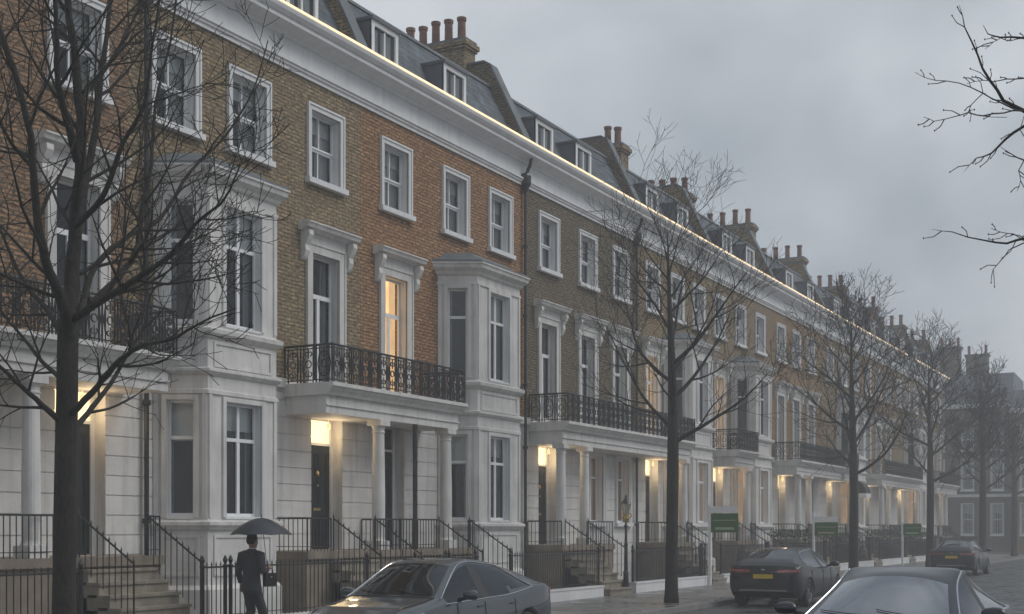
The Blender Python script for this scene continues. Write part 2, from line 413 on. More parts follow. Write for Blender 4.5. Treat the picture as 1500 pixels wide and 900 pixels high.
# a facet between two plan points, in its own frame (x out, y along)
def facet_frame(p0, p1):
    d = Vector((p1[0] - p0[0], p1[1] - p0[1])); L = d.length; d /= L
    nrm = Vector((d[1], -d[0]))
    return d, nrm, L, math.atan2(nrm[1], nrm[0])
def facet_wall(mb, p0, p1, z0, z1, ops, th=0.2):
    d, nrm, L, _ = facet_frame(p0, p1)
    def P(u, o, z): return (p0[0] + d[0] * u + nrm[0] * o, p0[1] + d[1] * u + nrm[1] * o, z)
    for a, b, c, e_ in wall_cells(0, L, z0, z1, ops):
        m = ((a + b) / 2, -th / 2, (c + e_) / 2)
        mb.obox(P(*m), (nrm[0] * th / 2, nrm[1] * th / 2, 0), (d[0] * (b - a) / 2, d[1] * (b - a) / 2, 0), (0, 0, (e_ - c) / 2))
def offset_plan(plan, o):
    res = []
    n = len(plan)
    nr = [facet_frame(plan[i], plan[i + 1])[1] for i in range(n - 1)]
    for i, p in enumerate(plan):
        if i == 0: d = nr[0]; q = Vector(p) + Vector((0, -o / max(0.3, -d[1]) if abs(d[1]) > .3 else 0)); res.append((p[0], q[1]))
        elif i == n - 1: d = nr[-1]; res.append((p[0], p[1] + (o / max(0.3, d[1]) if abs(d[1]) > .3 else 0)))
        else:
            a, b = nr[i - 1], nr[i]
            m = (a + b); m.normalize(); k = o / max(0.2, m.dot(a)); res.append((p[0] + m[0] * k, p[1] + m[1] * k))
    return res
def plan_band(mb, plan, prof, mi=0, back=-0.02):
    """moulding of (offset, z) rings wrapped round an open plan and closed against the wall"""
    rings = [[(x, y, z) for x, y in offset_plan(plan, o)] for o, z in prof]
    for a, b in zip(rings, rings[1:]):
        for k in range(len(a) - 1): mb.quad(a[k], a[k + 1], b[k + 1], b[k], mi)
    for r in (rings[0][::-1], rings[-1]): mb.poly(r, mi)
# ---------------------------------------------------------------- windows
CACHE = {}
def window_meshes(w, h, style, arch, sill, lit, dep=0.2, shallow=False):
    key = (round(w, 2), round(h, 2), style, arch, sill, lit, dep, shallow)
    if key in CACHE: return CACHE[key]
    rnd = random.Random(str(key)); hw = w / 2
    a = MB()
    if arch:
        k = arch
        a.box(-0.02, 0.045, -hw - k, -hw, 0, h + k); a.box(-0.02, 0.045, hw, hw + k, 0, h + k); a.box(-0.02, 0.045, -hw, hw, h, h + k)
        a.box(0.043, 0.07, -hw - k, -hw - k + 0.045, 0, h + k); a.box(0.043, 0.07, hw + k - 0.045, hw + k, 0, h + k); a.box(0.043, 0.07, -hw - k + 0.045, hw + k - 0.045, h + k - 0.045, h + k)
        # painted reveals
    a.box(-dep - 0.02, -0.021, -hw - 0.012, -hw + 0.012, 0, h); a.box(-dep - 0.02, -0.021, hw - 0.012, hw + 0.012, 0, h); a.box(-dep - 0.02, -0.021, -hw + 0.012, hw - 0.012, h - 0.012, h + 0.012)
    if sill:
        e_ = hw + arch + 0.05
        a.box(-0.02, 0.13, -e_, e_, -0.12, -0.002)
        a.box(-dep - 0.04, -0.022, -hw, hw, -0.05, 0.012)
    else:
        a.box(-dep - 0.04, 0.02, -hw, hw, -0.03, 0.014)
    # sash
    s = MB(); n = -dep; f = 0.055
    def bar(y0, y1, z0, z1, p=0.0): s.box(n - 0.05 + p, n + p, y0, y1, z0, z1)
    b = 0.016
    if style in ('sash', 'sash1'):
        mid = h * 0.5
        bar(-hw + .012, -hw + f, 0.015, mid); bar(hw - f, hw - .012, 0.015, mid); bar(-hw + f, hw - f, 0.015, 0.10); bar(-hw + f, hw - f, mid - 0.05, mid)
        bar(-hw + .012, -hw + f, mid, h - .012, .03); bar(hw - f, hw - .012, mid, h - .012, .03); bar(-hw + f, hw - f, h - f, h - .012, .03); bar(-hw + f, hw - f, mid, mid + 0.04, .03)
        if style == 'sash': bar(-b, b, 0.10, mid - .05, -.008); bar(-b, b, mid + .04, h - f, .022)
    elif style == 'french':
        tr = h * 0.70
        bar(-hw + .012, -hw + f, 0.015, h - .012); bar(hw - f, hw - .012, 0.015, h - .012); bar(-hw + f, hw - f, h - f, h - .012); bar(-hw + f, hw - f, tr - .05, tr + .05, .01)
        bar(-hw + f, hw - f, 0.015, 0.22, -.005); bar(-0.05, 0.05, 0.22, tr - .05, .005)
    elif style == 'cross':
        tr = h * 0.68
        bar(-hw + .012, -hw + f, 0.015, h - .012); bar(hw - f, hw - .012, 0.015, h - .012); bar(-hw + f, hw - f, h - f, h - .012); bar(-hw + f, hw - f, 0.015, .08)
        bar(-hw + f, hw - f, tr - .035, tr + .035, .01); bar(-0.042, 0.042, 0.08, tr - .035, .005); bar(-0.035, 0.035, tr + .035, h - f, .005)
    elif style == 'single':
        tr = h * 0.68
        bar(-hw + .012, -hw + f, 0.015, h - .012); bar(hw - f, hw - .012, 0.015, h - .012); bar(-hw + f, hw - f, h - f, h - .012); bar(-hw + f, hw - f, 0.015, .08); bar(-hw + f, hw - f, tr - .035, tr + .035, .01)
    elif style == 'dormer':
        bar(-hw + .012, -hw + f, 0.015, h - .012); bar(hw - f, hw - .012, 0.015, h - .012); bar(-hw + f, hw - f, h - f, h - .012); bar(-hw + f, hw - f, 0.015, .08); bar(-.025, .025, .08, h - f, .005)
    p = MB(); p.quad((n - .03, -hw + .03, .03), (n - .03, hw - .03, .03), (n - .03, hw - .03, h - .03), (n - .03, -hw + .03, h - .03))
    # curtains: two pleated strips
    c = MB(); cn = n - 0.16
    cw = {'sash': .34, 'sash1': .34, 'french': .26, 'cross': .17, 'single': .24, 'dormer': .36}[style] * w
    if shallow and lit == 'dark': cw *= 0.9
    for sg in (-1, 1):
        K = 16; q = cw * rnd.uniform(.75, 1.25); prev = None
        for k in range(K + 1):
            y = sg * (hw + 0.03 - q * k / K); x = cn + 0.03 * math.sin(k * 1.9 + rnd.random() * .5)
            if prev: c.quad((prev[0], prev[1], .02), (x, y, .02), (x, y, h + .02), (prev[0], prev[1], h + .02))
            prev = (x, y)
    if style in ('sash', 'cross', 'single') and rnd.random() < 0.6 and lit == 'dark':
        c.box(cn + .045, cn + .05, -hw, hw, h * rnd.uniform(.62, .8), h + .02)
    r = MB(); r0 = n - 0.055; r1 = n - (0.62 if shallow else 1.7); e_ = hw + (0.06 if shallow else 0.35); zb, zt = -0.03, h + (.04 if shallow else .25)
    r.quad((r1, -e_, zb), (r1, e_, zb), (r1, e_, zt), (r1, -e_, zt))
    r.quad((r0, -e_, zb), (r1, -e_, zb), (r1, -e_, zt), (r0, -e_, zt)); r.quad((r0, e_, zb), (r0, e_, zt), (r1, e_, zt), (r1, e_, zb))
    r.quad((r0, -e_, zb), (r0, e_, zb), (r1, e_, zb), (r1, -e_, zb)); r.quad((r0, -e_, zt), (r1, -e_, zt), (r1, e_, zt), (r0, e_, zt))
    room = {'dark': M['dark'], 'warm': M['warmroom'], 'dim': M['dimroom']}[lit]
    cur = {'dark': M['curtain'], 'warm': M['warmcurtain'], 'dim': M['curtain']}[lit]
    res = (a.mesh('window', M['trim']), s.mesh('sash', M['sash']), p.mesh('pane', M['pane']), c.mesh('curtain', cur), r.mesh('room_interior', room))
    CACHE[key] = res
    return res
def put_window(parent, n, t, z, w, h, style, arch=0.17, sill=True, lit='dark', rot=0.0, dep=0.2, shallow=False, extra=None, name='window'):
    me = window_meshes(w, h, style, arch, sill, lit, dep, shallow)
    if extra:
        key = ('extra', extra, id(me[0]))
        if key not in CACHE:
            mb = MB(); mb.v = [tuple(v.co) for v in me[0].vertices]; mb.f = [tuple(p.vertices) for p in me[0].polygons]; mb.m = [0] * len(mb.f)
            hood(mb, w / 2 + arch, h + arch)
            CACHE[key] = mb.mesh('window', M['stucco'])
        m0 = CACHE[key]
    else: m0 = me[0]
    o = link(name, m0, parent, (n, t, z), rot)
    link('sash', me[1], o); link('pane', me[2], o); link('curtain', me[3], o); link('room_interior', me[4], o)
    return o
def hood(mb, hw, h):
    """frieze, flat cornice and two scrolled consoles over a first-floor window"""
    mb.box(-0.02, 0.06, -hw, hw, h + .002, h + 0.20)
    e_ = hw + 0.26
    mb.extrude_t([(-.02, h + .20), (.10, h + .20), (.14, h + .245), (.27, h + .26), (.30, h + .335), (.33, h + .345), (.33, h + .375), (-.02, h + .43)], -e_, e_)
    for sg in (-1, 1):
        y = sg * (hw + 0.10)
        prof = [(-.02, h + .198), (.24, h + .198), (.25, h + .10), (.19, h - .02), (.13, h - .12), (.145, h - .24), (.10, h - .36), (.06, h - .42), (-.02, h - .46)]
        mb.extrude_t(prof, y - 0.075, y + 0.075)
        mb.box(-.02, .035, y - .09, y + .09, 0.0, h - .461) if False else None
# ---------------------------------------------------------------- ironwork
def arc(c, r, a0, a1, k, ax, az):
    return [tuple(Vector(c) + Vector(ax) * (r * math.cos(a0 + (a1 - a0) * i / k)) + Vector(az) * (r * math.sin(a0 + (a1 - a0) * i / k))) for i in range(k + 1)]
def ornate_run(mb, p0, p1, z0, z1):
    """cast-iron balcony panel run from p0 to p1 (x, y)"""
    d = Vector((p1[0] - p0[0], p1[1] - p0[1], 0)); L = d.length; d.normalize(); H = z1 - z0
    P = lambda u, z: Vector((p0[0], p0[1], 0)) + d * u + Vector((0, 0, z))
    mb.tube([P(0, z1), P(L, z1)], 0.026, 6); mb.tube([P(0, z1 - .07), P(L, z1 - .07)], 0.014, 4); mb.tube([P(0, z0 + .06), P(L, z0 + .06)], 0.016, 4)
    k = max(1, round(L / 0.36)); q = L / k; X = tuple(d); Zv = (0, 0, 1)
    for i in range(k):
        u = q * (i + .5)
        for du in (-.5, -.30, .30): mb.tube([P(u + du * q, z0), P(u + du * q, z1)], 0.014 if du != -.5 else .018, 4)
        zc = z0 + H * .5
        mb.tube(arc(P(u, zc), q * .19, 0, 2 * math.pi, 10, X, Zv), 0.015, 4, cap=False)
        for sg in (-1, 1):
            mb.tube(arc(P(u + sg * q * .10, zc + H * .27), q * .115, -math.pi * .5, math.pi * 1.1, 7, (X[0] * sg, X[1] * sg, 0), Zv), 0.014, 4)
            mb.tube(arc(P(u + sg * q * .10, zc - H * .27), q * .115, math.pi * .5, -math.pi * 1.1, 7, (X[0] * sg, X[1] * sg, 0), Zv), 0.014, 4)
            mb.tube([P(u + sg * q * .3, z0 + H * .2), P(u + sg * q * .40, zc), P(u + sg * q * .3, z0 + H * .8)], 0.012, 4)
        mb.tube([P(u, zc + H * .14), P(u, z1 - .07)], 0.013, 4); mb.tube([P(u, z0 + .06), P(u, zc - H * .14)], 0.009, 4)
    mb.tube([P(L, z0), P(L, z1 + .03)], 0.017, 5)
def bar_run(mb, p0, p1, z0a, z1a, z0b, z1b, sp=0.125, finial=True, r=0.0105):
    """plain railings between two points, with sloping top and foot"""
    d = Vector((p1[0] - p0[0], p1[1] - p0[1], 0)); L = d.length
    P = lambda f, z: (p0[0] + d[0] * f, p0[1] + d[1] * f, z)
    top = lambda f: z1a + (z1b - z1a) * f; bot = lambda f: z0a + (z0b - z0a) * f
    mb.tube([P(0, top(0)), P(1, top(1))], 0.018, 5)
    if abs(z0a - z0b) < .01: mb.tube([P(0, bot(0) + .10), P(1, bot(1) + .10)], 0.010, 4)
    k = max(2, round(L / sp))
    for i in range(k + 1):
        f = i / k; post = i in (0, k)
        rr = r * (1.7 if post else 1)
        mb.tube([P(f, bot(f)), P(f, top(f) + (0.02 if finial else 0))], rr, 5)
        if finial:
            z = top(f) + .015; c = P(f, z)
            mb.lathe(c, [(.006, 0), (.017 * (1.5 if post else 1), .025), (.008, .055), (.001, .095 * (1.3 if post else 1))], 5)
# ---------------------------------------------------------------- ground
def sheet(name, x0, x1, y0, y1, z, mat, thick=0.0):
    b = MB()
    if thick: b.box(x0, x1, y0, y1, z - thick, z)
    else: b.quad((x0, y0, z), (x1, y0, z), (x1, y1, z), (x0, y1, z))
    return structure(b.build(name, mat))
KX = -11.42
TEND = 98.8
sheet('ground', -400, 400, -300, 500, -0.16, M['earth'])
sheet('road', KX, -2.2, -40, 104.0, -0.12, M['road'])
sheet('cross_road', -80, 60, 104.0, 110.0, -0.12, M['road'])
sheet('pavement', -19.0, KX - 0.15, -40, 103.85, 0.0, M['pave'], 0.155)
sheet('kerb', KX - 0.15, KX, -40, 104.0, 0.004, M['kerb'], 0.16)
sheet('far_pavement', -80, 60, 110.0, 116.0, 0.0, M['pave'], 0.155)
sheet('opposite_kerb', -2.2, -2.05, -40, 104.0, 0.004, M['kerb'], 0.16)
sheet('opposite_pavement', -2.05, 6.0, -40, 103.85, 0.0, M['pave'], 0.155)

# ---------------------------------------------------------------- houses
ZP = 1.43
GB = 5.10     # top of the stucco storey
def bay_window(house, o, t0, t1, litg='dark', lit1='dark'):
    b = 0.9
    plan = [(0, t0), (b, t0 + .5), (b, t1 - .5), (0, t1)]
    mb = MB()
    W1 = t1 - t0 - 1.0
    L = math.hypot(b, .5)
    mb_ = mb
    sw, fw = 0.52, min(1.06, W1 * .52)
    zg0, zg1, zf0, zf1 = 2.12, 4.34, 5.80, 8.10
    for i in range(3):
        p0, p1 = plan[i], plan[i + 1]
        w = fw if i == 1 else sw; LL = facet_frame(p0, p1)[2]; c = LL / 2
        ops = [(c - w / 2, c + w / 2, zg0, zg1), (c - w / 2, c + w / 2, zf0, zf1)]
        facet_wall(mb, p0, p1, 0.0, 8.46, ops, 0.22)
        # flush panels under the windows and pilaster strips at the corners
        d, nrm, _, ang = facet_frame(p0, p1)
        def fb(u0, u1, z0, z1, out):
            q = ((u0 + u1) / 2)
            mb.obox((p0[0] + d[0] * q + nrm[0] * (out / 2 - .002), p0[1] + d[1] * q + nrm[1] * (out / 2 - .002), (z0 + z1) / 2), (nrm[0] * (out / 2 + .002), nrm[1] * (out / 2 + .002), 0), (d[0] * (u1 - u0) / 2, d[1] * (u1 - u0) / 2, 0), (0, 0, (z1 - z0) / 2))
        for (za, zb) in ((4.98, 5.46), (1.0, 1.78)):
            fb(.16, LL - .16, za, za + .05, .025); fb(.16, LL - .16, zb - .05, zb, .025); fb(.16, .21, za + .05, zb - .05, .025); fb(LL - .21, LL - .16, za + .05, zb - .05, .025)
        for (za, zb) in ((zg0 - .0, zg1 + .09), (zf0, zf1 + .09)):
            fb(c - w / 2 - .09, c - w / 2, za, zb, .04); fb(c + w / 2, c + w / 2 + .09, za, zb, .04); fb(c - w / 2, c + w / 2, zb - .09, zb, .04)
            fb(.02, .10, za, zb + .05, .03); fb(LL - .10, LL - .02, za, zb + .05, .03)
    plan_band(mb, plan, [(.0, 0), (.10, .001), (.10, .75), (.04, .82), (.001, .83)])
    plan_band(mb, plan, [(.0, 1.86), (.06, 1.89), (.09, 1.93), (.13, 1.97), (.13, 2.03), (.0, 2.07)])
    plan_band(mb, plan, [(.0, 4.44), (.04, 4.46), (.04, 4.53), (.0, 4.55)])
    plan_band(mb, plan, [(.0, 4.80), (.04, 4.82), (.10, 4.88), (.10, 4.93), (.0, 4.96)])
    plan_band(mb, plan, [(.0, 5.50), (.05, 5.53), (.12, 5.60), (.13, 5.68), (.0, 5.73)])
    plan_band(mb, plan, [(.0, 8.18), (.035, 8.19), (.035, 8.25), (.0, 8.26)])
    plan_band(mb, plan, [(.0, 8.42), (.06, 8.46), (.09, 8.52), (.20, 8.60), (.22, 8.68), (.25, 8.70), (.25, 8.735), (.0, 8.76)])
    mb.build('bay_window', M['stucco'], house, loc=(0, -o, 0))
    rf = MB(); plan_band(rf, plan, [(.22, 8.745), (.21, 8.80), (-.12, 8.93), (-.34, 9.08), (-.36, 9.09)]); rf.build('bay_roof', M['coping'], house, loc=(0, -o, 0))
    for i in range(3):
        p0, p1 = plan[i], plan[i + 1]; d, nrm, LL, ang = facet_frame(p0, p1)
        c = (p0[0] + d[0] * LL / 2, p0[1] + d[1] * LL / 2)
        w = fw if i == 1 else sw; st = 'cross' if i == 1 else 'single'
        put_window(house, c[0], c[1] - o, zg0, w, zg1 - zg0, st, 0, False, litg, ang, 0.13, True)
        put_window(house, c[0], c[1] - o, zf0, w, zf1 - zf0, st, 0, False, lit1, ang, 0.13, True)
def balcony(house, o, t0, t1, left=True, right=True, n=1.28):
    a = MB()
    prof = [(0.001, 4.74), (n - .12, 4.74), (n - .08, 4.80), (n - .02, 4.86), (n, 4.90), (n + .05, 4.92), (n + .05, 5.0), (0.001, 5.0)]
    a.extrude_t(prof, t0, t1)
    a.box(0.001, n - .20, t0 + .08 * left, t1 - .08 * right, 4.36, 4.739)
    a.box(n - .202, n - .165, t0 + .06 * left, t1 - .06 * right, 4.52, 4.56)
    if right: a.box(0.001, n - .2, t1 - .08, t1 - .045, 4.52, 4.56)
    s = a.build('balcony', M['stucco'], house, loc=(0, -o, 0))
    r = MB()
    if left: ornate_run(r, (0.02, t0 + .05), (n - .02, t0 + .05), 5.0, 5.80)
    ornate_run(r, (n - .02, t0 + (.05 if left else 0)), (n - .02, t1 - (.05 if right else 0)), 5.0, 5.80)
    if right: ornate_run(r, (n - .02, t1 - .05), (0.02, t1 - .05), 5.0, 5.80)
    r.build('balcony_railing', M['iron'], s)
def column(house, o, n, t, sq=False):
    m = MB(); z0, z1 = ZP, 4.36
    if sq:
        m.box(n - .17, n + .17, t - .17, t + .17, z0 + .2, z1 - .22)
    else:
        m.lathe((n, t, 0), [(.185, z0 + .19), (.18, z0 + .21), (.16, z0 + .24), (.148, z0 + .28), (.15, z0 + 1.2), (.13, z1 - .30), (.145, z1 - .285), (.145, z1 - .26), (.13, z1 - .25), (.135, z1 - .20), (.17, z1 - .13)], 20)
    m.box(n - .195, n + .195, t - .195, t + .195, z0 + .001, z0 + .20); m.box(n - .19, n + .19, t - .19, t + .19, z1 - .13, z1 - .001)
    m.build('column', M['stucco'], house, smooth=False, loc=(0, -o, 0))
def front_door(house, o, t, w=0.98, lit=True, mat='door', n=-0.30, h=2.36):
    hw = w / 2
    d = MB(); z = ZP + .02
    d.box(n - .06, n, t - hw, t + hw, z, ZP + h)
    for (ya, yb) in ((-.38, -.04), (.04, .38)):
        for (za, zb) in ((.18, .78), (1.0, 1.62), (1.74, 2.2)):
            y0, y1, q0, q1 = t + ya * w, t + yb * w, ZP + za, ZP + zb
            d.box(n - .001, n + .014, y0, y0 + .03, q0, q1); d.box(n - .001, n + .014, y1 - .03, y1, q0, q1)
            d.box(n - .001, n + .014, y0 + .03, y1 - .03, q0, q0 + .03); d.box(n - .001, n + .014, y0 + .03, y1 - .03, q1 - .03, q1)
            d.box(n - .001, n + .009, y0 + .06, y1 - .06, q0 + .06, q1 - .06)
    D = d.build('door', M[mat], house, loc=(0, -o, 0))
    k = MB(); k.box(n + .001, n + .022, t - .13, t + .13, ZP + .88, ZP + .945); k.build('letterbox', M['brass'], D)
    k = MB(); k.lathe((n + .03, t, ZP + 1.72), [(.02, -.07), (.045, -.04), (.05, 0), (.03, .05), (.012, .07)], 8); k.build('door_knocker', M['brass'], D)
    k = MB(); k.lathe((n + .05, t - .34, ZP + 1.05), [(.012, -.03), (.03, -.018), (.033, 0), (.03, .018), (.012, .03)], 8); k.lathe((n + .045, t, ZP + 1.45), [(.01, -.022), (.022, 0), (.01, .022)], 8); k.build('door_knob', M['brass'], D)
    tr = MB(); tz0, tz1 = ZP + h + .06, ZP + h + .56
    tr.box(n - .03, n - .02, t - hw, t + hw, tz0, tz1)
    T = tr.build('transom_light', M['transom'] if lit else M['dark'], house, loc=(0, -o, 0))
    fr = MB()
    fr.box(n - .08, n + .03, t - hw - .09, t - hw, ZP, tz1 + .08); fr.box(n - .08, n + .03, t + hw, t + hw + .09, ZP, tz1 + .08)
    fr.box(n - .08, n + .03, t - hw, t + hw, tz1, tz1 + .08); fr.box(n - .08, n + .02, t - hw, t + hw, ZP + h + .001, tz0)
    fr.build('door_frame', M['trim'], house, loc=(0, -o, 0))
    if lit:
        lm = MB(); ly = t; lz = 4.16
        lm.tube([(n + .34, ly, 4.35), (n + .34, ly, lz + .12)], .012, 5); lm.lathe((n + .34, ly, lz - .02), [(.02, 0), (.045, .02), (.05, .11), (.02, .15)], 8)
        L_ = lm.build('porch_lantern', M['lantern'], house, loc=(0, -o, 0))
        pl = bpy.data.lights.new('porch_light', 'POINT'); pl.energy = 9.5; pl.color = (1.0, 0.74, 0.44); pl.shadow_soft_size = .12
        po = bpy.data.objects.new('porch_light', pl); COL.objects.link(po); po.parent = L_; po.location = (n + .46, ly + .10, lz - .16)
def steps(house, o, t0, t1, n0=1.15, n1=2.60):
    m = MB(); k = 7; rise = ZP / k; tr = (n1 - n0) / (k - 1)
    for i in range(1, k):
        z = ZP - rise * i; a = n0 + tr * (i - 1)
        m.box(n0 - .002 if i == 1 else a - .03, a + tr, t0, t1, max(0.001, z - rise) if i < k - 1 else .001, z - .05)
        m.box(a - .028, a + tr + .03, t0 - .02, t1 + .02, z - .05, z)
        if a - .03 > n0: m.box(n0, a - .031, t0 + .001, t1 - .001, .002, z - .051)
    m.build('entrance_steps', M['step'], house, loc=(0, -o, 0))
    for t in (t0 + .02, t1 - .02):
        h = MB(); bar_run(h, (n0 + .02, t), (n1 - .22, t), ZP - .12, 2.12, .42, 1.34, .13)
        h.build('handrail', M['iron'], house, loc=(0, -o, 0))
def porch(house, o, t0, t1, s0, s1, n=1.15):
    m = MB(); m.box(0.001, n - .03, t0, t1, 0.001, ZP - .16); m.box(0.001, n + .04, t0 - .03, t1 + .03, ZP - .159, ZP)
    m.box(0.001, n - .0, t0 - .02, t1 + .02, .003, .3)
    m.build('porch_platform', M['stone'], house, loc=(0, -o, 0))
    r = MB()
    bar_run(r, (0.03, t0 + .03), (n - .03, t0 + .03), ZP, 2.12, ZP, 2.12, .12, False)
    if s0 - t0 > .15: bar_run(r, (n - .03, t0 + .03), (n - .03, s0), ZP, 2.12, ZP, 2.12, .12, False)
    r.build('porch_railing', M['iron'], house, loc=(0, -o, 0))
    if t1 - s1 > .15:
        r = MB(); bar_run(r, (n - .03, s1), (n - .03, t1 - .03), ZP, 2.12, ZP, 2.12, .12, False)
        r.build('porch_railing', M['iron'], house, loc=(0, -o, 0))
def dormer(roof, o, t, w=1.12, z1=13.92):
    m = MB(); hw = w / 2; nf = .14; z0 = 12.895
    for sg in (-1, 1):
        y = t + sg * hw
        m.box(-1.0, nf - .02, min(y, y - sg * .06), max(y, y - sg * .06), z0, z1)
    m.box(-1.05, nf + .06, t - hw - .05, t + hw + .05, z1, z1 + .07)
    d = m.build('dormer', M['lead'], roof, loc=(0, -o, 0))
    f = MB(); h = z1 - z0; ww = hw - .11
    f.box(nf - .06, nf, t - hw, t - ww, z0, z1 - .001); f.box(nf - .06, nf, t + ww, t + hw, z0, z1 - .001); f.box(nf - .06, nf, t - ww, t + ww, z1 - .11, z1 - .001); f.box(nf - .06, nf, t - ww, t + ww, z0, z0 + .08)
    f.box(nf - .05, nf - .015, t - .025, t + .025, z0 + .15, z1 - .16)
    f.build('window_frame', M['sash'], d)
    p = MB(); p.quad((nf - .045, t - ww, z0 + .15), (nf - .045, t + ww, z0 + .15), (nf - .045, t + ww, z1 - .16), (nf - .045, t - ww, z1 - .16)); p.build('pane', M['pane'], d)
    c = MB(); prev = None
    for k in range(25):
        y = t - ww + 2 * ww * k / 24; x = nf - .16 + .03 * math.sin(k * 1.7)
        if prev and not 11 <= k <= 13: c.quad((prev[0], prev[1], z0), (x, y, z0), (x, y, z1 - .1), (prev[0], prev[1], z1 - .1))
        prev = (x, y)
    c.build('curtain', M['curtain'], d)
    r = MB(); r.box(-.95, nf - .25, t - ww, t + ww, z0 - .001, z1 - .05); r.build('room_interior', M['dark'], d)
def chimney(house, o, t, n0, n1, pots, ztop=16.3, wt=.62, brickm='brickA'):
    m = MB(); m.mi = 0
    m.box(n1, n0, t - wt / 2, t + wt / 2, 12.9, ztop - .32)
    m.box(n1 - .05, n0 + .05, t - wt / 2 - .05, t + wt / 2 + .05, ztop - .319, ztop - .24)
    m.box(n1 - .10, n0 + .10, t - wt / 2 - .10, t + wt / 2 + .10, ztop - .239, ztop - .10)
    m.box(n1 - .04, n0 + .04, t - wt / 2 - .04, t + wt / 2 + .04, ztop - .099, ztop, 1)
    c = m.build('chimney', [M[brickm], M['coping']], house, loc=(0, -o, 0))
    rnd = random.Random(t)
    for k in range(pots):
        n = n0 - .28 - (n0 - n1 - .56) * (k / max(1, pots - 1)); h = .72 + rnd.uniform(-.08, .05)
        p = MB(); p.lathe((n, t, ztop - .001), [(.15, 0), (.145, .05), (.125, .08), (.115, h - .12), (.14, h - .10), (.145, h - .01), (.12, h), (.085, h), (.08, h - .25)], 12)
        p.build('chimney_pot', M['pot'], c, smooth=False)
def party_wall(house, o, t, brickm):
    prof = [(0.14, 12.86), (0.16, 13.1), (-0.95, 15.38), (-1.15, 15.50), (-2.3, 15.50), (-3.6, 14.9), (-8.8, 14.3), (-8.8, 12.4), (0.0, 12.4)]
    m = MB(); m.extrude_t(prof, t - .17, t + .17)
    p = m.build('party_wall', M[brickm], house, loc=(0, -o, 0))
    c = MB(); top = prof[1:7]
    for a, b in zip(top, top[1:]):
        q = Vector((b[0] - a[0], 0, b[1] - a[1])); L = q.length; q.normalize(); nn = Vector((-q[2], 0, q[0])); nn = nn if nn[2] > 0 else -nn
        mid = Vector(((a[0] + b[0]) / 2, t, (a[1] + b[1]) / 2)) + nn * .03
        c.obox(mid, q * (L / 2 + .02), (0, .21, 0), nn * .028)
    c.build('coping', M['coping'], p)
def drainpipe(house, o, t, n=.10):
    m = MB(); m.tube([(n, t, .02), (n, t, 11.9)], .045, 8)
    m.lathe((n, t, 11.85), [(.06, -.25), (.10, -.12), (.17, 0), (.18, .22), (.15, .28), (.10, .30)], 8)
    for z in (2, 4.2, 6, 8, 10): m.lathe((n, t, z), [(.056, 0), (.075, .01), (.075, .09), (.056, .10)], 8)
    m.tube([(n, t, 12.1), (n + .14, t, 12.35), (n + .2, t, 12.6)], .05, 8)
    m.build('drainpipe', M['iron'], house, loc=(0, -o, 0))
def area_railing(t0, t1, gaps, label, hedge=False):
    r = thing('area_railing', label, 'railing', (XW + 2.4, t0, 0), 0, 'black iron railings on white plinths before the terrace')
    o = t0
    cur = t0 + .02
    segs = []
    for g0, g1 in gaps: segs.append((cur, g0)); cur = g1
    segs.append((cur, t1 - .02))
    for a, b in segs:
        if b - a < .2: continue
        p = MB(); ir = MB()
        p.box(-.14, .14, a - o, b - o, .002, .27); p.box(-.16, .16, a - o - .01, b - o + .01, .271, .315)
        bar_run(ir, (0, a - o + .05), (0, b - o - .05), .30, 1.24, .30, 1.24, .125)
        for q in (a + .05, b - .05):
            ir.lathe((0, q - o, 0), [(.035, .3), (.035, 1.22), (.05, 1.24), (.05, 1.27), (.02, 1.29), (.045, 1.36), (.012, 1.44)], 8)
        p.build('plinth', M['trim'], r); ir.build('railing_section', M['iron'], r)
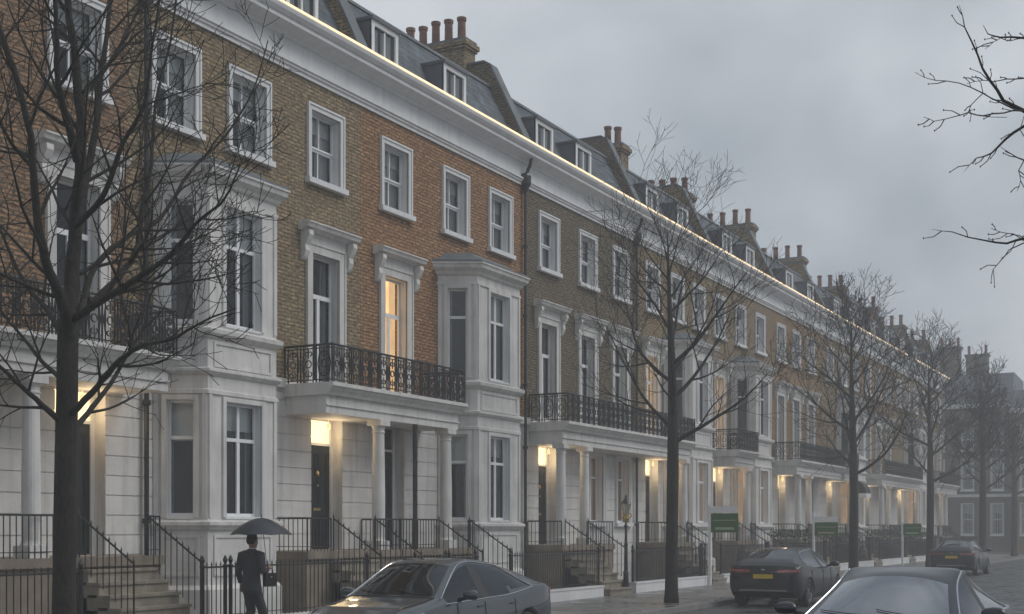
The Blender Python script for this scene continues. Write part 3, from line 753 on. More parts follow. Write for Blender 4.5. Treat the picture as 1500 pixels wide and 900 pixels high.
def house(t0, t1, brickm, label, wins2, french, door, hood_lit=None, bay=None, balc=None, bl=True, br=True, port=None, st=None, cols=(), gwins=(), dorm=(), chim=None, lits='dark', bay_lit=('dark', 'dark'), doorlit=True, dmat='door', pipe=None, gap_off=0.0):
    H = thing('terraced_house', label, 'house', (XW, t0, 0), 0, 'terraced houses in the long row')
    o = t0; L0 = (0, -o, 0)
    ops1 = [(c - .54, c + .54, 9.66, 11.19) for c in wins2]
    opsf = [(c - .50, c + .50, 5.02, 8.02) for c, _ in french]
    bayo = [(bay[0] + .15, bay[1] - .15, 1.9, 8.3)] if bay else []
    m = MB(); flat_wall(m, t0, t1, GB, 12.5, ops1 + opsf + bayo)
    m.box(-9.0, -8.7, t0, t1, 0, 12.9); m.box(-8.7, -.36, t0, t0 + .12, 0, 12.8); m.box(-8.7, -.36, t1 - .12, t1, 0, 12.8)
    m.build('wall', M[brickm], H, loc=L0)
    g = MB()
    opg = [(c - .50, c + .50, 2.1, 4.25) for c, _ in gwins] + bayo + [(c - .58, c + .58, ZP, 4.44) for c in door]
    opg += [(c - .50, c + .50, 5.02, GB) for c, _ in french]
    coursed_wall(g, t0, t1, 0.0, 4.86, opg)
    flat_wall(g, t0, t1, 4.86, GB, opg, -.35, .001)
    for a, b, c, d in wall_cells(t0, t1, 4.93, 5.13, [(c - .5, c + .5, 4.9, 5.2) for c, _ in french] + ([(bay[0] + .02, bay[1] - .02, 4, 6)] if bay else []) + ([(balc[0], balc[1], 4.8, 5.2)] if balc else [])): g.box(0, .085, a, b, c, d)
    g.build('stucco_storey', M['stucco'], H, loc=L0)
    # cornice
    c = MB()
    c.extrude_t([(-.3, 11.80), (.05, 11.80), (.05, 11.87), (.09, 11.89), (.09, 11.93), (.13, 11.95), (.13, 12.00), (.04, 12.03), (.035, 12.44), (.10, 12.46), (.12, 12.52), (.30, 12.56), (.42, 12.60), (.42, 12.68), (.46, 12.70), (.52, 12.77), (.54, 12.83), (.54, 12.86), (-.3, 12.90)], t0, t1)
    cc = c.build('cornice', M['trim'], H, loc=L0)
    l = MB(); l.box(.47, .545, t0 + .012, t1 - .012, 12.87, 12.915); l.build('strip_light', M['led'], cc)
    # mansard roof
    r = MB()
    r.extrude_t([(.02, 12.88), (-.98, 14.78), (-8.9, 14.2), (-8.9, 12.8)], t0, t1)
    rf = r.build('roof', M['slate'], H, loc=L0)
    rc = MB(); rc.extrude_t([(-.90, 14.72), (-.92, 14.80), (-1.0, 14.86), (-1.12, 14.84), (-1.1, 14.74)], t0, t1); rc.build('ridge_roll', M['coping'], rf)
    for q in dorm: dormer(rf, o, q) if False else dormer(H, o, q)
    party_wall(H, o, t1 - .17, brickm if brickm != 'brickB' else 'brickC')
    if chim: chimney(H, o, chim[0], chim[1], chim[2], chim[3], chim[4] if len(chim) > 4 else 16.3, brickm='brickA')
    for q in wins2: put_window(H, 0, q - o, 9.66, 1.08, 1.53, 'sash', .14)
    for q, lt in french: put_window(H, 0, q - o, 5.02, 1.0, 3.0, 'french', .22, False, lt, extra='hood')
    for q, lt in gwins: put_window(H, 0, q - o, 2.1, 1.0, 2.15, 'single', .12, True, lt)
    if bay: bay_window(H, o, bay[0], bay[1], *bay_lit)
    if balc: balcony(H, o, balc[0], balc[1], bl, br)
    if port: porch(H, o, port[0], port[1], *(st or (port[0], port[0])))
    if st: steps(H, o, *st)
    for q in cols: column(H, o, .92, q)
    for q in door: front_door(H, o, q, lit=doorlit, mat=dmat)
    if pipe is not None: drainpipe(H, o, pipe)
    return H
house(9.4, 17.6, 'brickL', 'orange brown brick house cut off at the left edge, behind the big bare tree',
      [11.2, 13.7, 16.42], [(13.3, 'dark'), (16.42, 'dark')], [16.5], balc=(11.9, 17.6), bl=False, port=(11.8, 17.3), st=(15.35, 16.95), cols=(12.6, 14.6), dorm=(14.0, 16.6), pipe=None, chim=(17.4, -1.6, -4.0, 5))
house(17.6, 25.0, 'brickA', 'yellow grey brick house with the bay window at its left and the umbrella man passing',
      [18.86, 21.02, 23.65], [(23.65, 'dark')], [23.72], bay=(18.27, 21.3), balc=(22.15, 25.0), br=False, port=(21.5, 25.0), st=(22.35, 23.95), cols=(24.42,), dorm=(18.6, 22.65), pipe=18.0, chim=(24.83, -1.6, -4.0, 5))
house(25.0, 33.2, 'brickB', 'bright orange brick house with one glowing yellow first-floor window',
      [26.5, 29.32, 31.75], [(26.5, 'warm')], [26.3], bay=(28.45, 31.75), balc=(25.0, 27.75), bl=False, port=(25.0, 28.35), st=(26.6, 28.1), cols=(27.35,), dorm=(25.85, 29.1), chim=(33.0, -1.7, -4.05, 5), doorlit=False, pipe=33.1)
house(33.2, 41.4, 'brickC', 'dark brown brick house with three hooded first-floor windows over one long balcony',
      [34.75, 37.5, 40.1], [(34.75, 'dark'), (37.5, 'dark'), (40.1, 'dark')], [34.7], balc=(33.45, 41.4), br=False, port=(33.35, 37.0), st=(33.5, 35.1), cols=(33.75, 35.35), gwins=[(38.2, 'dim'), (40.3, 'dim')], dorm=(34.25, 36.95), chim=(42.7, -.95, -1.9, 2, 15.65), pipe=41.3)
house(41.4, 48.6, 'brickD', 'ochre brick house behind the second bare tree, with a warmly lit tall window',
      [42.9, 45.3, 47.6], [(42.9, 'warm')], [42.9], bay=(44.0, 47.2), balc=(41.4, 43.9), bl=False, port=(41.6, 44.0), st=(42.0, 43.4), cols=(43.6,), dorm=(42.6, 45.6), chim=(49.5, -1.0, -4.0, 6, 15.45), bay_lit=('dim', 'dark'))
house(48.6, 57.0, 'brickA', 'yellow brick house with a maroon door and short balcony right of the second tree',
      [50.0, 52.6, 55.3], [(50.0, 'warm'), (55.3, 'dark')], [49.9], bay=(51.4, 54.6), balc=(48.7, 51.2), port=(48.8, 51.3), st=(49.0, 50.6), cols=(50.7,), dorm=(50.6, 53.6), chim=(57.6, -1.0, -4.0, 5, 15.9), bay_lit=('dim', 'dark'), dmat='reddoor')
house(57.0, 65.6, 'brickE', 'warm orange brick house with three close upper windows beyond the second car',
      [58.4, 60.9, 63.4], [(58.4, 'dark'), (60.9, 'dark'), (63.4, 'dark')], [58.6], balc=(57.2, 65.2), port=(57.2, 62.4), st=(57.5, 59.0), cols=(58.1, 59.8), gwins=[(63.4, 'dim')], dorm=(59.4, 63.0), chim=(66.0, -1.0, -4.1, 5, 15.9))
house(65.6, 74.0, 'brickD', 'ochre brick house with a dark arched awning, left of the third bare tree',
      [67.1, 69.8, 72.4], [(72.4, 'dark')], [67.0], bay=(68.4, 71.6), balc=(65.8, 68.1), port=(65.8, 68.2), st=(66.0, 67.6), cols=(67.9,), bay_lit=('dim', 'dark'), dorm=(68.0, 71.2), chim=(74.4, -1.0, -4.0, 5, 15.8))
house(74.0, 82.2, 'brickE', 'hazy orange brick house just right of the third bare tree',
      [75.4, 78.1, 80.7], [(75.4, 'dark'), (78.1, 'dark'), (80.7, 'dark')], [75.3], balc=(74.2, 82.2), br=False, port=(74.2, 79.4), st=(74.6, 76.0), cols=(74.9, 76.6), gwins=[(80.4, 'dim')], dorm=(76.2, 79.8), chim=(82.5, -1.0, -4.0, 4, 15.8))
house(82.2, 90.4, 'brickA', 'hazy yellow brick house left of the fourth bare tree, last but one of the row',
      [83.6, 86.3, 88.9], [(88.9, 'dark')], [84.0], bay=(85.4, 88.6), balc=(82.2, 85.0), bl=False, port=(82.4, 85.2), st=(83.2, 84.6), cols=(84.7,), bay_lit=('dim', 'dark'), dorm=(84.2, 88.2), chim=(90.6, -1.0, -4.0, 5, 15.8))
house(90.4, 98.8, 'brickD', 'last house of the white-fronted row, faded by haze where the cornice light ends',
      [91.9, 94.5, 97.1], [(91.9, 'dark'), (94.5, 'dark'), (97.1, 'dark')], [92.0], balc=(90.6, 98.4), port=(90.6, 96.0), st=(91.2, 92.6), cols=(93.2, 94.8), gwins=[(96.8, 'dim')], dorm=(92.6, 96.2), chim=(98.4, -1.0, -4.0, 4, 15.8))
RL = [(9.4, 17.6, [(14.3, 16.9)], 'black railings before the leftmost house, either side of the wide stone steps'),
      (17.6, 25.0, [(21.9, 23.6)], 'black railings on a white plinth right behind the man with the umbrella'),
      (25.0, 33.2, [(26.3, 27.9)], 'black railings behind the grey car at the orange brick house'),
      (33.2, 41.4, [(33.3, 35.5)], 'black railings on a white plinth beside the ornate lamp, at the dark brown house'),
      (41.4, 48.6, [(41.8, 43.3)], 'black railings behind the trunk of the second tree'),
      (48.6, 57.0, [(48.9, 50.7)], 'black railings behind the largest green board'),
      (57.0, 65.6, [(57.4, 59.1)], 'black railings behind the second car, before the warm orange house'),
      (65.6, 74.0, [(65.9, 67.7)], 'black railings behind the middle green board'),
      (74.0, 82.2, [(74.5, 76.1)], 'black railings right of the third tree, behind the smallest board'),
      (82.2, 90.4, [(83.1, 84.7)], 'hazy black railings left of the fourth tree'),
      (90.4, 98.8, [(91.1, 92.7)], 'farthest hazy black railings, at the end of the row')]
for a in RL: area_railing(*a)
# awning on the eighth house
for h in bpy.data.objects:
    if h.get('label', '').startswith('ochre brick house with a dark arched awning'):
        m = MB(); y0, y1, zb = 67.6 - 65.6, 68.6 - 65.6, 3.75
        prof = [(0, 0)] + [(.75 * math.cos(a), .70 * math.sin(a)) for a in [i * math.pi / 16 for i in range(9)]]
        prof = [(1.0 + p[0], zb + p[1]) for p in prof]
        m.extrude_t(prof, y0, y1); m.build('arched_awning', M['plastic'], h)
        m = MB(); m.box(1.0, 1.77, y0 - .03, y1 + .03, zb - .22, zb - .01); m.build('awning_valance', M['sash'], h)
# black post under the balcony of the orange house
for h in bpy.data.objects:
    if h.get('label', '').startswith('bright orange brick'):
        m = MB(); m.tube([(1.05, .75, 0.0), (1.05, .75, 4.36)], .06, 8); m.build('downpipe_post', M['iron'], h)
# ---------------------------------------------------------------- buildings closing the street
def end_block(x0, x1, y, zc, zt, brickm, label, winx, dorms, stacks, floors):
    B = thing('brick_building', label, 'building', (x0, y, 0), 0, 'hazy buildings across the end of the street')
    W_ = x1 - x0
    ops = [(wx - .45, wx + .45, z, z + h) for wx in winx for z, h in floors]
    m = MB()
    for a, b, c, d in wall_cells(0, W_, 0, zc, ops): m.box(a, b, 0, .35, c, d)
    m.box(0, W_, 7, 7.3, 0, zc); m.box(0, .3, .36, 6.99, 0, zc); m.box(W_ - .3, W_, .36, 6.99, 0, zc)
    m.build('wall', M[brickm], B)
    c = MB(); c.box(-.1, W_ + .1, -.3, .1, zc, zc + .35); c.box(-.02, W_ + .02, -.1, -.001, 4.6, 4.85); c.build('cornice', M['stucco'], B)
    r = MB()
    pts0 = [(0, 0.0, zc + .351), (W_, 0.0, zc + .351), (W_, 1.2, zt), (0, 1.2, zt)]
    r.quad(*pts0); r.quad((0, 1.2, zt), (W_, 1.2, zt), (W_, 7.3, zt - .2), (0, 7.3, zt - .2)); r.poly([(0, 0, zc + .35), (0, 1.2, zt), (0, 7.3, zt - .2), (0, 7.3, zc)]); r.poly([(W_, 0, zc + .35), (W_, 7.3, zc), (W_, 7.3, zt - .2), (W_, 1.2, zt)])
    r.quad((0, 7.3, zc), (0, 7.3, zt - .2), (W_, 7.3, zt - .2), (W_, 7.3, zc))
    r.build('roof', M['lead'], B)
    for wx in winx:
        for z, h in floors:
            put_window(B, wx, 0, z, .9, h, 'sash', .09, True, 'dark', -math.pi / 2)
    for dx in dorms:
        d = MB(); d.box(dx - .9, dx + .9, .1, 1.2, zc + .3, zc + 1.75); d.extrude_t([], 0, 0) if False else None
        for k in range(8):
            a0 = math.pi * k / 8; a1 = math.pi * (k + 1) / 8
            d.poly([(dx + 1.0 * math.cos(a0), .02, zc + 1.75 + .35 * math.sin(a0)), (dx + 1.0 * math.cos(a1), .02, zc + 1.75 + .35 * math.sin(a1)), (dx + 1.0 * math.cos(a1), 1.4, zc + 1.75 + .35 * math.sin(a1)), (dx + 1.0 * math.cos(a0), 1.4, zc + 1.75 + .35 * math.sin(a0))])
        D = d.build('dormer', M['lead'], B)
        f = MB(); f.box(dx - .8, dx + .8, .04, .098, zc + .4, zc + .5); f.box(dx - .8, dx + .8, .04, .098, zc + 1.6, zc + 1.75)
        for q in (-.8, -.27, .2, .7): f.box(dx + q, dx + q + .1, .04, .098, zc + .501, zc + 1.599)
        f.build('window_frame', M['sash'], D)
    for sx, n, zz in stacks:
        s_ = MB(); s_.box(sx - .9, sx + .9, 1.6, 2.5, zt - .6, zz); s_.box(sx - 1.0, sx + 1.0, 1.5, 2.6, zz, zz + .2)
        C_ = s_.build('chimney', M['brickF'], B)
        for k in range(n):
            p = MB(); p.lathe((sx - .7 + 1.4 * k / max(1, n - 1), 2.05, zz + .2), [(.15, 0), (.12, .1), (.12, .7), (.15, .75), (.1, .78)], 8); p.build('chimney_pot', M['pot'], C_)
    return B
FL = [(1.4, 2.6), (5.2, 2.6), (8.6, 1.9)]
end_block(-25.0, -15.0, 116.0, 12.2, 15.2, 'brickF', 'hazy dark brick building with paired chimney stacks at the end of the street', [1.6, 4.0, 6.4, 8.8], [3.0], [(4.6, 3, 17.6), (6.9, 2, 16.8)], FL)
end_block(-14.98, -6.0, 115.2, 11.6, 13.6, 'brickD', 'hazy buff brick building with a curved white dormer at the right edge', [1.2, 3.6, 6.0, 8.0], [1.9, 6.2], [(3.9, 4, 15.2)], FL)
# ---------------------------------------------------------------- trees
def grow(mb, rnd, p, d, L, r, lv, up=0.25, spread=0.75, rmin=0.005, nsub=(0, 6, 5, 4, 3), sides=(8, 6, 5, 4, 3)):
    """one limb as a bent tapering tube, with side shoots; lv counts down"""
    k = 7 if lv >= 2 else 4
    pts = [Vector(p)]; rad = [r]; d = Vector(d).normalized()
    bend = Vector((rnd.uniform(-1, 1), rnd.uniform(-1, 1), rnd.uniform(-.4, .4))) * .10
    for i in range(k):
        d = (d + bend + Vector((rnd.uniform(-1, 1), rnd.uniform(-1, 1), rnd.uniform(-1, 1))) * .13 + Vector((0, 0, up * .22))).normalized()
        pts.append(pts[-1] + d * (L / k)); rad.append(max(rmin, r * (1 - .82 * (i + 1) / k)))
    mb.tube(pts, rad, sides[min(4, 4 - lv)] if lv <= 4 else 8, cap=False)
    if lv > 0: sprout(mb, rnd, pts, rad, L, lv, up, spread, rmin, nsub, sides)
def sprout(mb, rnd, pts, rad, L, lv, up, spread, rmin, nsub, sides, f0=.18, n=None):
    n = n if n is not None else nsub[min(4, 5 - lv)] if lv < 5 else 6
    side = rnd.choice((-1, 1))
    for j in range(n):
        f = f0 + (1 - f0) * (j + rnd.uniform(.1, .9)) / n
        q = f * (len(pts) - 1); i = min(int(q), len(pts) - 2); w = q - i
        P = pts[i].lerp(pts[i + 1], w); rr = rad[i] + (rad[i + 1] - rad[i]) * w
        ax = (pts[i + 1] - pts[i]).normalized(); o1 = ax.orthogonal().normalized()
        o1 = Matrix.Rotation(j * 2.4 + rnd.uniform(-.5, .5), 3, ax) @ o1
        nd = (ax * (1 - spread * rnd.uniform(.55, .85)) + o1 * spread).normalized()
        ll = L * (.42 + .28 * (1 - f)) * rnd.uniform(.75, 1.2)
        grow(mb, rnd, P, nd, ll, max(rmin, min(rr * .62, ll * .03)), lv - 1, up, spread, rmin, nsub, sides)
def street_tree(x, y, label, seed, H, rtrunk, zfork, crown, lv=4, rmin=.006, nl=13, lean=(0, 0)):
    T = thing('bare_tree', label, 'tree', (x, y, 0), 0, 'bare street trees along the kerb')
    rnd = random.Random(seed)
    tk = MB(); pts = []; rad = []
    K = 26; wob = [rnd.uniform(-1, 1) for _ in range(4)]
    for i in range(K + 1):
        f = i / K; z = H * .80 * f
        ox = lean[0] * f + .04 * math.sin(f * 5 + wob[0]) * f * 2; oy = lean[1] * f + .04 * math.sin(f * 4 + wob[1]) * f * 2
        pts.append(Vector((ox, oy, z - .02))); r = rtrunk * (1.22 if i == 0 else 1.05 if i == 1 else 1.0) * (1 - .12 * min(1, z / zfork))
        if z > zfork: r = rtrunk * .88 * max(.03, (1 - (z - zfork) / (H * .80 - zfork)) ** .8)
        rad.append(max(r, .012))
    tk.tube(pts, rad, 12)
    tk.build('trunk', M['bark'], T, smooth=True)
    mb = MB()
    for j in range(nl):
        f = j / (nl - 1); z = zfork + (H * .74 - zfork) * f ** 1.1
        q = (z + .02) / (H * .80) * K; i = min(int(q), K - 1); P = pts[i].lerp(pts[i + 1], q - i); rr = rad[i]
        a = j * 2.4 + rnd.uniform(-.4, .4)
        el = R(22 + 28 * f + rnd.uniform(-6, 8))
        d = Vector((math.cos(a) * math.cos(el), math.sin(a) * math.cos(el), math.sin(el)))
        L = crown * (1.12 - .35 * f) * rnd.uniform(.85, 1.15)
        grow(mb, rnd, P, d, L, min(rr * .55, rtrunk * .36), lv - 1, .50, .60, rmin, (0, 6, 6, 5, 3))
    sprout(mb, rnd, pts[-8:], rad[-8:], crown * .9, lv - 1, .5, .55, rmin, (0, 7, 6, 5, 3), (8, 6, 5, 4, 3), .3, 6)
    mb.build('branches', M['twig'], T, smooth=True)
    return T
def place(px, D, Z=None):
    Zc = D * (FPX / math.sqrt(FPX ** 2 + 1030 ** 2)) if False else None
TREES = [(-12.3, 31.3, 'bare tree on the pavement between the grey car and the second parked car', 11, 12.0, .165, 4.1, 3.0, 4, .005, 12, (0, 0)),
         (-12.3, 50.4, 'bare hazy tree, third trunk along the kerb from the left', 23, 12.6, .19, 4.0, 3.0, 4, .009, 13, (0, 0)),
         (-12.3, 65.7, 'bare hazy tree behind the farthest car, fourth trunk along the kerb', 37, 12.9, .19, 4.2, 3.1, 4, .011, 12, (0, .1)),
         (-12.3, 82.0, 'faint bare tree against the end buildings, fifth trunk along the kerb', 41, 12.4, .22, 4.2, 3.0, 4, .016, 12, (0, 0)),
         (-12.3, 96.0, 'faintest bare tree at the right edge, farthest along the kerb', 53, 12.0, .22, 4.2, 3.0, 3, .018, 12, (0, 0))]
for t in TREES: street_tree(*t)
# the near tree, limbs laid out one by one
def near_tree():
    bx, by = -12.3, 11.3; Z0 = 15.8
    T = thing('bare_tree', 'large dark bare tree at the left edge, its thick limbs spread before the windows', 'tree', (bx, by, 0), 0, 'bare street trees along the kerb')
    org = Vector((bx, by, 0)); rnd = random.Random(5)
    def P(px, py, dz=0.0): return at(px, py, Z0 + dz) - org
    def spline(ctrl, k=4):
        res = []
        n = len(ctrl)
        for i in range(n - 1):
            p0 = ctrl[max(i - 1, 0)]; p1 = ctrl[i]; p2 = ctrl[i + 1]; p3 = ctrl[min(i + 2, n - 1)]
            for j in range(k):
                s = j / k
                res.append(.5 * ((2 * p1) + (p2 - p0) * s + (2 * p0 - 5 * p1 + 4 * p2 - p3) * s * s + (3 * p1 - p0 - 3 * p2 + p3) * s ** 3))
        res.append(ctrl[-1]); return res
    def limb(mb, c, r0, r1, sides=10, n=9, lv=2, L=1.5, rmin=.0045, f0=.12):
        pts = spline([P(*q) for q in c]); K = len(pts) - 1
        r0 *= .82
        pts = [p + Vector((rnd.uniform(-1, 1), rnd.uniform(-1, 1), rnd.uniform(-1, 1))) * r0 * .12 for p in pts]
        rad = [r0 + (r1 - r0) * (i / K) ** .7 for i in range(K + 1)]
        mb.tube(pts, rad, sides, cap=False)
        return pts, rad, n, lv, L, rmin, f0
    tk = MB()
    tr = spline([P(91, 1005), P(92, 960), P(94, 850), P(96, 700), P(98, 600), P(99, 520), P(100, 470)])
    rr = [.20, .175, .158, .148] + [.141 - .02 * i / (len(tr) - 5) for i in range(len(tr) - 4)]
    tk.tube(tr, rr, 16)
    tk.build('trunk', M['bark'], T, smooth=True)
    mb = MB(); todo = []
    A = lambda *a, **k: todo.append(limb(mb, *a, **k))
    A([(100, 480), (106, 400, .1), (112, 310, .1), (118, 200, 0), (112, 90, -.1), (98, 0, -.2), (95, -120, -.3), (110, -260, -.4)], .140, .02, n=12, L=1.9)
    A([(104, 500), (90, 440, -.4), (66, 380, -.8), (52, 300, -1.0), (44, 200, -1.2), (20, 100, -1.3), (-10, 10, -1.4), (-30, -120, -1.5)], .100, .015, n=11, L=1.7)
    A([(110, 350, .1), (124, 270, .4), (140, 190, .6), (150, 100, .8), (162, 0, 1.0), (168, -120, 1.2), (180, -240, 1.3)], .085, .012, n=11, L=1.7)
    A([(114, 235, 0), (96, 170, -.5), (84, 110, -.8), (82, 20, -1.0), (70, -100, -1.2), (60, -200, -1.3)], .075, .012, n=9, L=1.5)
    A([(102, 500), (130, 450, .3), (165, 415, .6), (198, 370, .9), (208, 310, 1.1), (222, 240, 1.3), (228, 150, 1.4), (250, 60, 1.5), (262, -40, 1.6)], .075, .010, n=12, L=1.5)
    A([(104, 470), (150, 440, -.6), (205, 405, -1.1), (250, 372, -1.4), (290, 325, -1.6), (330, 290, -1.8), (352, 240, -1.9)], .066, .008, n=12, L=1.3)
    A([(118, 460, 0), (140, 390, .5), (190, 345, .9), (235, 320, 1.3), (280, 250, 1.6), (330, 200, 1.9), (372, 130, 2.1), (392, 60, 2.3)], .060, .008, n=13, L=1.3)
    A([(100, 610), (135, 575, -.4), (168, 535, -.7), (205, 508, -1.0), (250, 497, -1.3), (300, 470, -1.6), (345, 452, -1.9)], .062, .007, n=10, L=1.1)
    A([(101, 640), (128, 606, .4), (160, 565, .7), (186, 520, 1.0), (212, 478, 1.3), (222, 430, 1.5), (262, 380, 1.7)], .055, .008, n=9, L=1.1)
    A([(96, 625), (60, 592, -.3), (30, 565, -.5), (0, 537, -.7), (-50, 490, -1.0), (-90, 420, -1.2)], .055, .01, n=8, L=1.2)
    A([(96, 560), (62, 530, .5), (30, 490, .8), (2, 455, 1.1), (-30, 380, 1.3)], .045, .008, n=8, L=1.1)
    A([(98, 505), (70, 455, .5), (40, 420, .9), (10, 360, 1.2), (-15, 290, 1.4), (-30, 200, 1.5)], .055, .01, n=9, L=1.2)
    A([(110, 330, .1), (150, 290, -.5), (180, 210, -.8), (212, 150, -1.0), (224, 60, -1.2), (240, -30, -1.3)], .055, .009, n=10, L=1.3)
    A([(46, 230, -1.1), (20, 215, -.8), (0, 175, -.6), (-20, 120, -.5)], .04, .01, n=7, L=1.2)
    A([(128, 440, .2), (175, 430, .9), (225, 395, 1.5), (270, 360, 1.9), (310, 340, 2.2), (335, 318, 2.4)], .045, .006, n=9, L=1.0)
    A([(112, 150, 0), (140, 120, .4), (175, 70, .8), (200, 20, 1.1), (235, -40, 1.3)], .05, .009, n=8, L=1.3)
    for pts, rad, n, lv, L, rmin, f0 in todo:
        sprout(mb, rnd, pts, [min(r, .042) for r in rad], L * 1.5, lv + 1, .34, .60, rmin, (0, 5, 4, 4, 2), (8, 6, 5, 4, 3), f0, n)
    mb.build('branches', M['bark'], T, smooth=True)
near_tree()
# tree outside the frame on the right whose twigs reach in
def right_tree():
    Z0 = 13.0
    base = at(1760, 775, Z0); base.z = 0
    T = thing('bare_tree', 'bare twigs hanging in from the right edge against the sky', 'tree', base, 0, 'bare street trees along the kerb')
    rnd = random.Random(9); P = lambda px, py, dz=0: at(px, py, Z0 + dz) - base
    tk = MB(); tk.tube([P(1760, 1035), P(1760, 900), P(1757, 700), P(1750, 500), P(1745, 300), P(1730, 100), P(1735, -100), P(1725, -300)], [.26, .20, .19, .17, .15, .11, .07, .03], 12); tk.build('trunk', M['bark'], T, smooth=True)
    mb = MB()
    def L(c, r0, r1, sd=5):
        pts = [P(*q) for q in c]; K = len(pts) - 1
        q = []
        for a, b in zip(pts, pts[1:]):
            q += [a, a.lerp(b, .5) + Vector((rnd.uniform(-1, 1), rnd.uniform(-1, 1), rnd.uniform(-1, 1))) * (b - a).length * .05]
        q.append(pts[-1]); K = len(q) - 1
        mb.tube(q, [(r0 + (r1 - r0) * i / K) * (.55 if r0 > .02 else .85) for i in range(K + 1)], sd)
        for i in range(2, K, 1):
            if rnd.random() < .75:
                ax = (q[i + 1] - q[i]).normalized(); o = Matrix.Rotation(rnd.uniform(0, 6.28), 3, ax) @ ax.orthogonal().normalized(); ln = rnd.uniform(.08, .26)
                m1 = q[i] + (ax * .6 + o * .6) * ln * .55; m2 = m1 + (ax * .8 + o * .3) * ln * .5
                mb.tube([q[i], m1, m2], [.006, .005, .0035], 4); mb.lathe(m2, [(.002, -.01), (.008, 0), (.002, .012)], 4)
    L([(1740, 300), (1660, 250, .2), (1580, 200, .1), (1500, 163, 0), (1470, 148, -.1), (1450, 118, -.2), (1432, 80, -.2), (1413, 40, -.3), (1405, 8, -.3)], .06, .004)
    L([(1500, 163), (1465, 150, .2), (1440, 137, .3), (1405, 122, .5), (1370, 118, .6), (1340, 106, .7)], .011, .003)
    L([(1500, 163), (1470, 166, -.3), (1440, 170, -.5), (1418, 165, -.6), (1395, 172, -.6), (1368, 178, -.7), (1353, 172, -.8)], .010, .003)
    L([(1745, 260), (1640, 220, -.4), (1560, 190, -.3), (1500, 185, -.1), (1472, 205, 0), (1452, 225, .1), (1430, 232, .2), (1412, 252, .3)], .05, .003)
    L([(1440, 137, .3), (1422, 155, .35), (1418, 165, .4), (1436, 170, .45), (1475, 172, .5)], .006, .004)
    L([(1740, 200), (1640, 120, .5), (1560, 70, .5), (1500, 56, .4), (1465, 55, .3), (1447, 50, .3), (1440, 37, .3)], .04, .004)
    L([(1500, 56, .4), (1480, 60, .4), (1466, 56, .3), (1455, 62, .3), (1443, 72, .3)], .006, .003)
    L([(1520, 115, -.6), (1500, 115, -.6), (1475, 116, -.5), (1455, 120, -.5), (1440, 118, -.5), (1416, 123, -.5)], .009, .003)
    L([(1745, 400), (1650, 370, .3), (1560, 345, .3), (1500, 350, .2), (1475, 357, .2), (1440, 352, .2), (1395, 340, .1), (1365, 336, .1)], .045, .003)
    L([(1500, 353, .2), (1485, 343, .2), (1465, 340, .2), (1452, 335, .2)], .007, .003)
    L([(1500, 356, .2), (1478, 366, .3), (1466, 382, .3), (1455, 395, .4), (1456, 410, .4)], .008, .003)
    L([(1740, 330), (1640, 290, .5), (1560, 250, .4), (1500, 235, .3), (1480, 225, .3), (1462, 213, .3)], .035, .003)
    L([(1500, 235, .3), (1492, 250, .3), (1495, 265, .3), (1490, 280, .3)], .007, .003)
    L([(1500, 200, -.2), (1494, 190, -.2), (1500, 170, -.2)], .006, .004)
    L([(1730, 100), (1640, 20, .3), (1560, -60, .4), (1500, -120, .4)], .05, .01)
    L([(1735, -60), (1800, -160, .3), (1880, -260, .4)], .05, .01)
    L([(1745, 260), (1850, 180, .3), (1960, 80, .4)], .06, .01)
    mb.build('branches', M['twig'], T, smooth=True)
right_tree()
# ---------------------------------------------------------------- boards, lamp, hedges
def board(px, D, name_label, w, z0, z1, hz, cap=True, bottom='palegreen', strip=None):
    Zc = D * math.sqrt(FPX ** 2 + 1030 ** 2) / (1780 - px); t = (Zc - D * math.sin(TH)) / math.cos(TH)
    B = thing('estate_board', name_label, 'sign', (-D, t, 0), 0, 'green agent boards on white posts')
    p = MB(); p.box(-.045, .045, -.045, .045, 0, hz); p.build('post', M['sash'], B)
    b = MB(); b.box(.046, .046 + w, -.015, .015, z0, z1); f = b.build('board_panel', M['green'], B)
    s = MB(); h = z1 - z0; s.box(.046 + w * .15, .046 + w * .85, -.019, -.0155, z0 + h * .14, z0 + h * .27); s.box(.046 + w * .08, .046 + w * .92, -.019, -.0155, z0 + h * .62, z0 + h * .66); s.build('printed_band', M[bottom], f)
    if cap:
        c = MB(); c.box(.05, .046 + w * .96, -.014, .014, z1 + .02, z1 + .24); c.build('header_strip', M['sash'], B)
board(1040, 15.0, 'large green agent board with a pale base line, right of the second tree', .95, 1.78, 2.42, 2.70)
board(1192, 15.0, 'small green agent board on a white post, left of the third tree', .98, 1.62, 2.18, 2.6, bottom='buff')
board(1322, 14.6, 'far green agent board on a thick white post, left of the farthest car', .92, 1.55, 2.18, 2.25, cap=False)
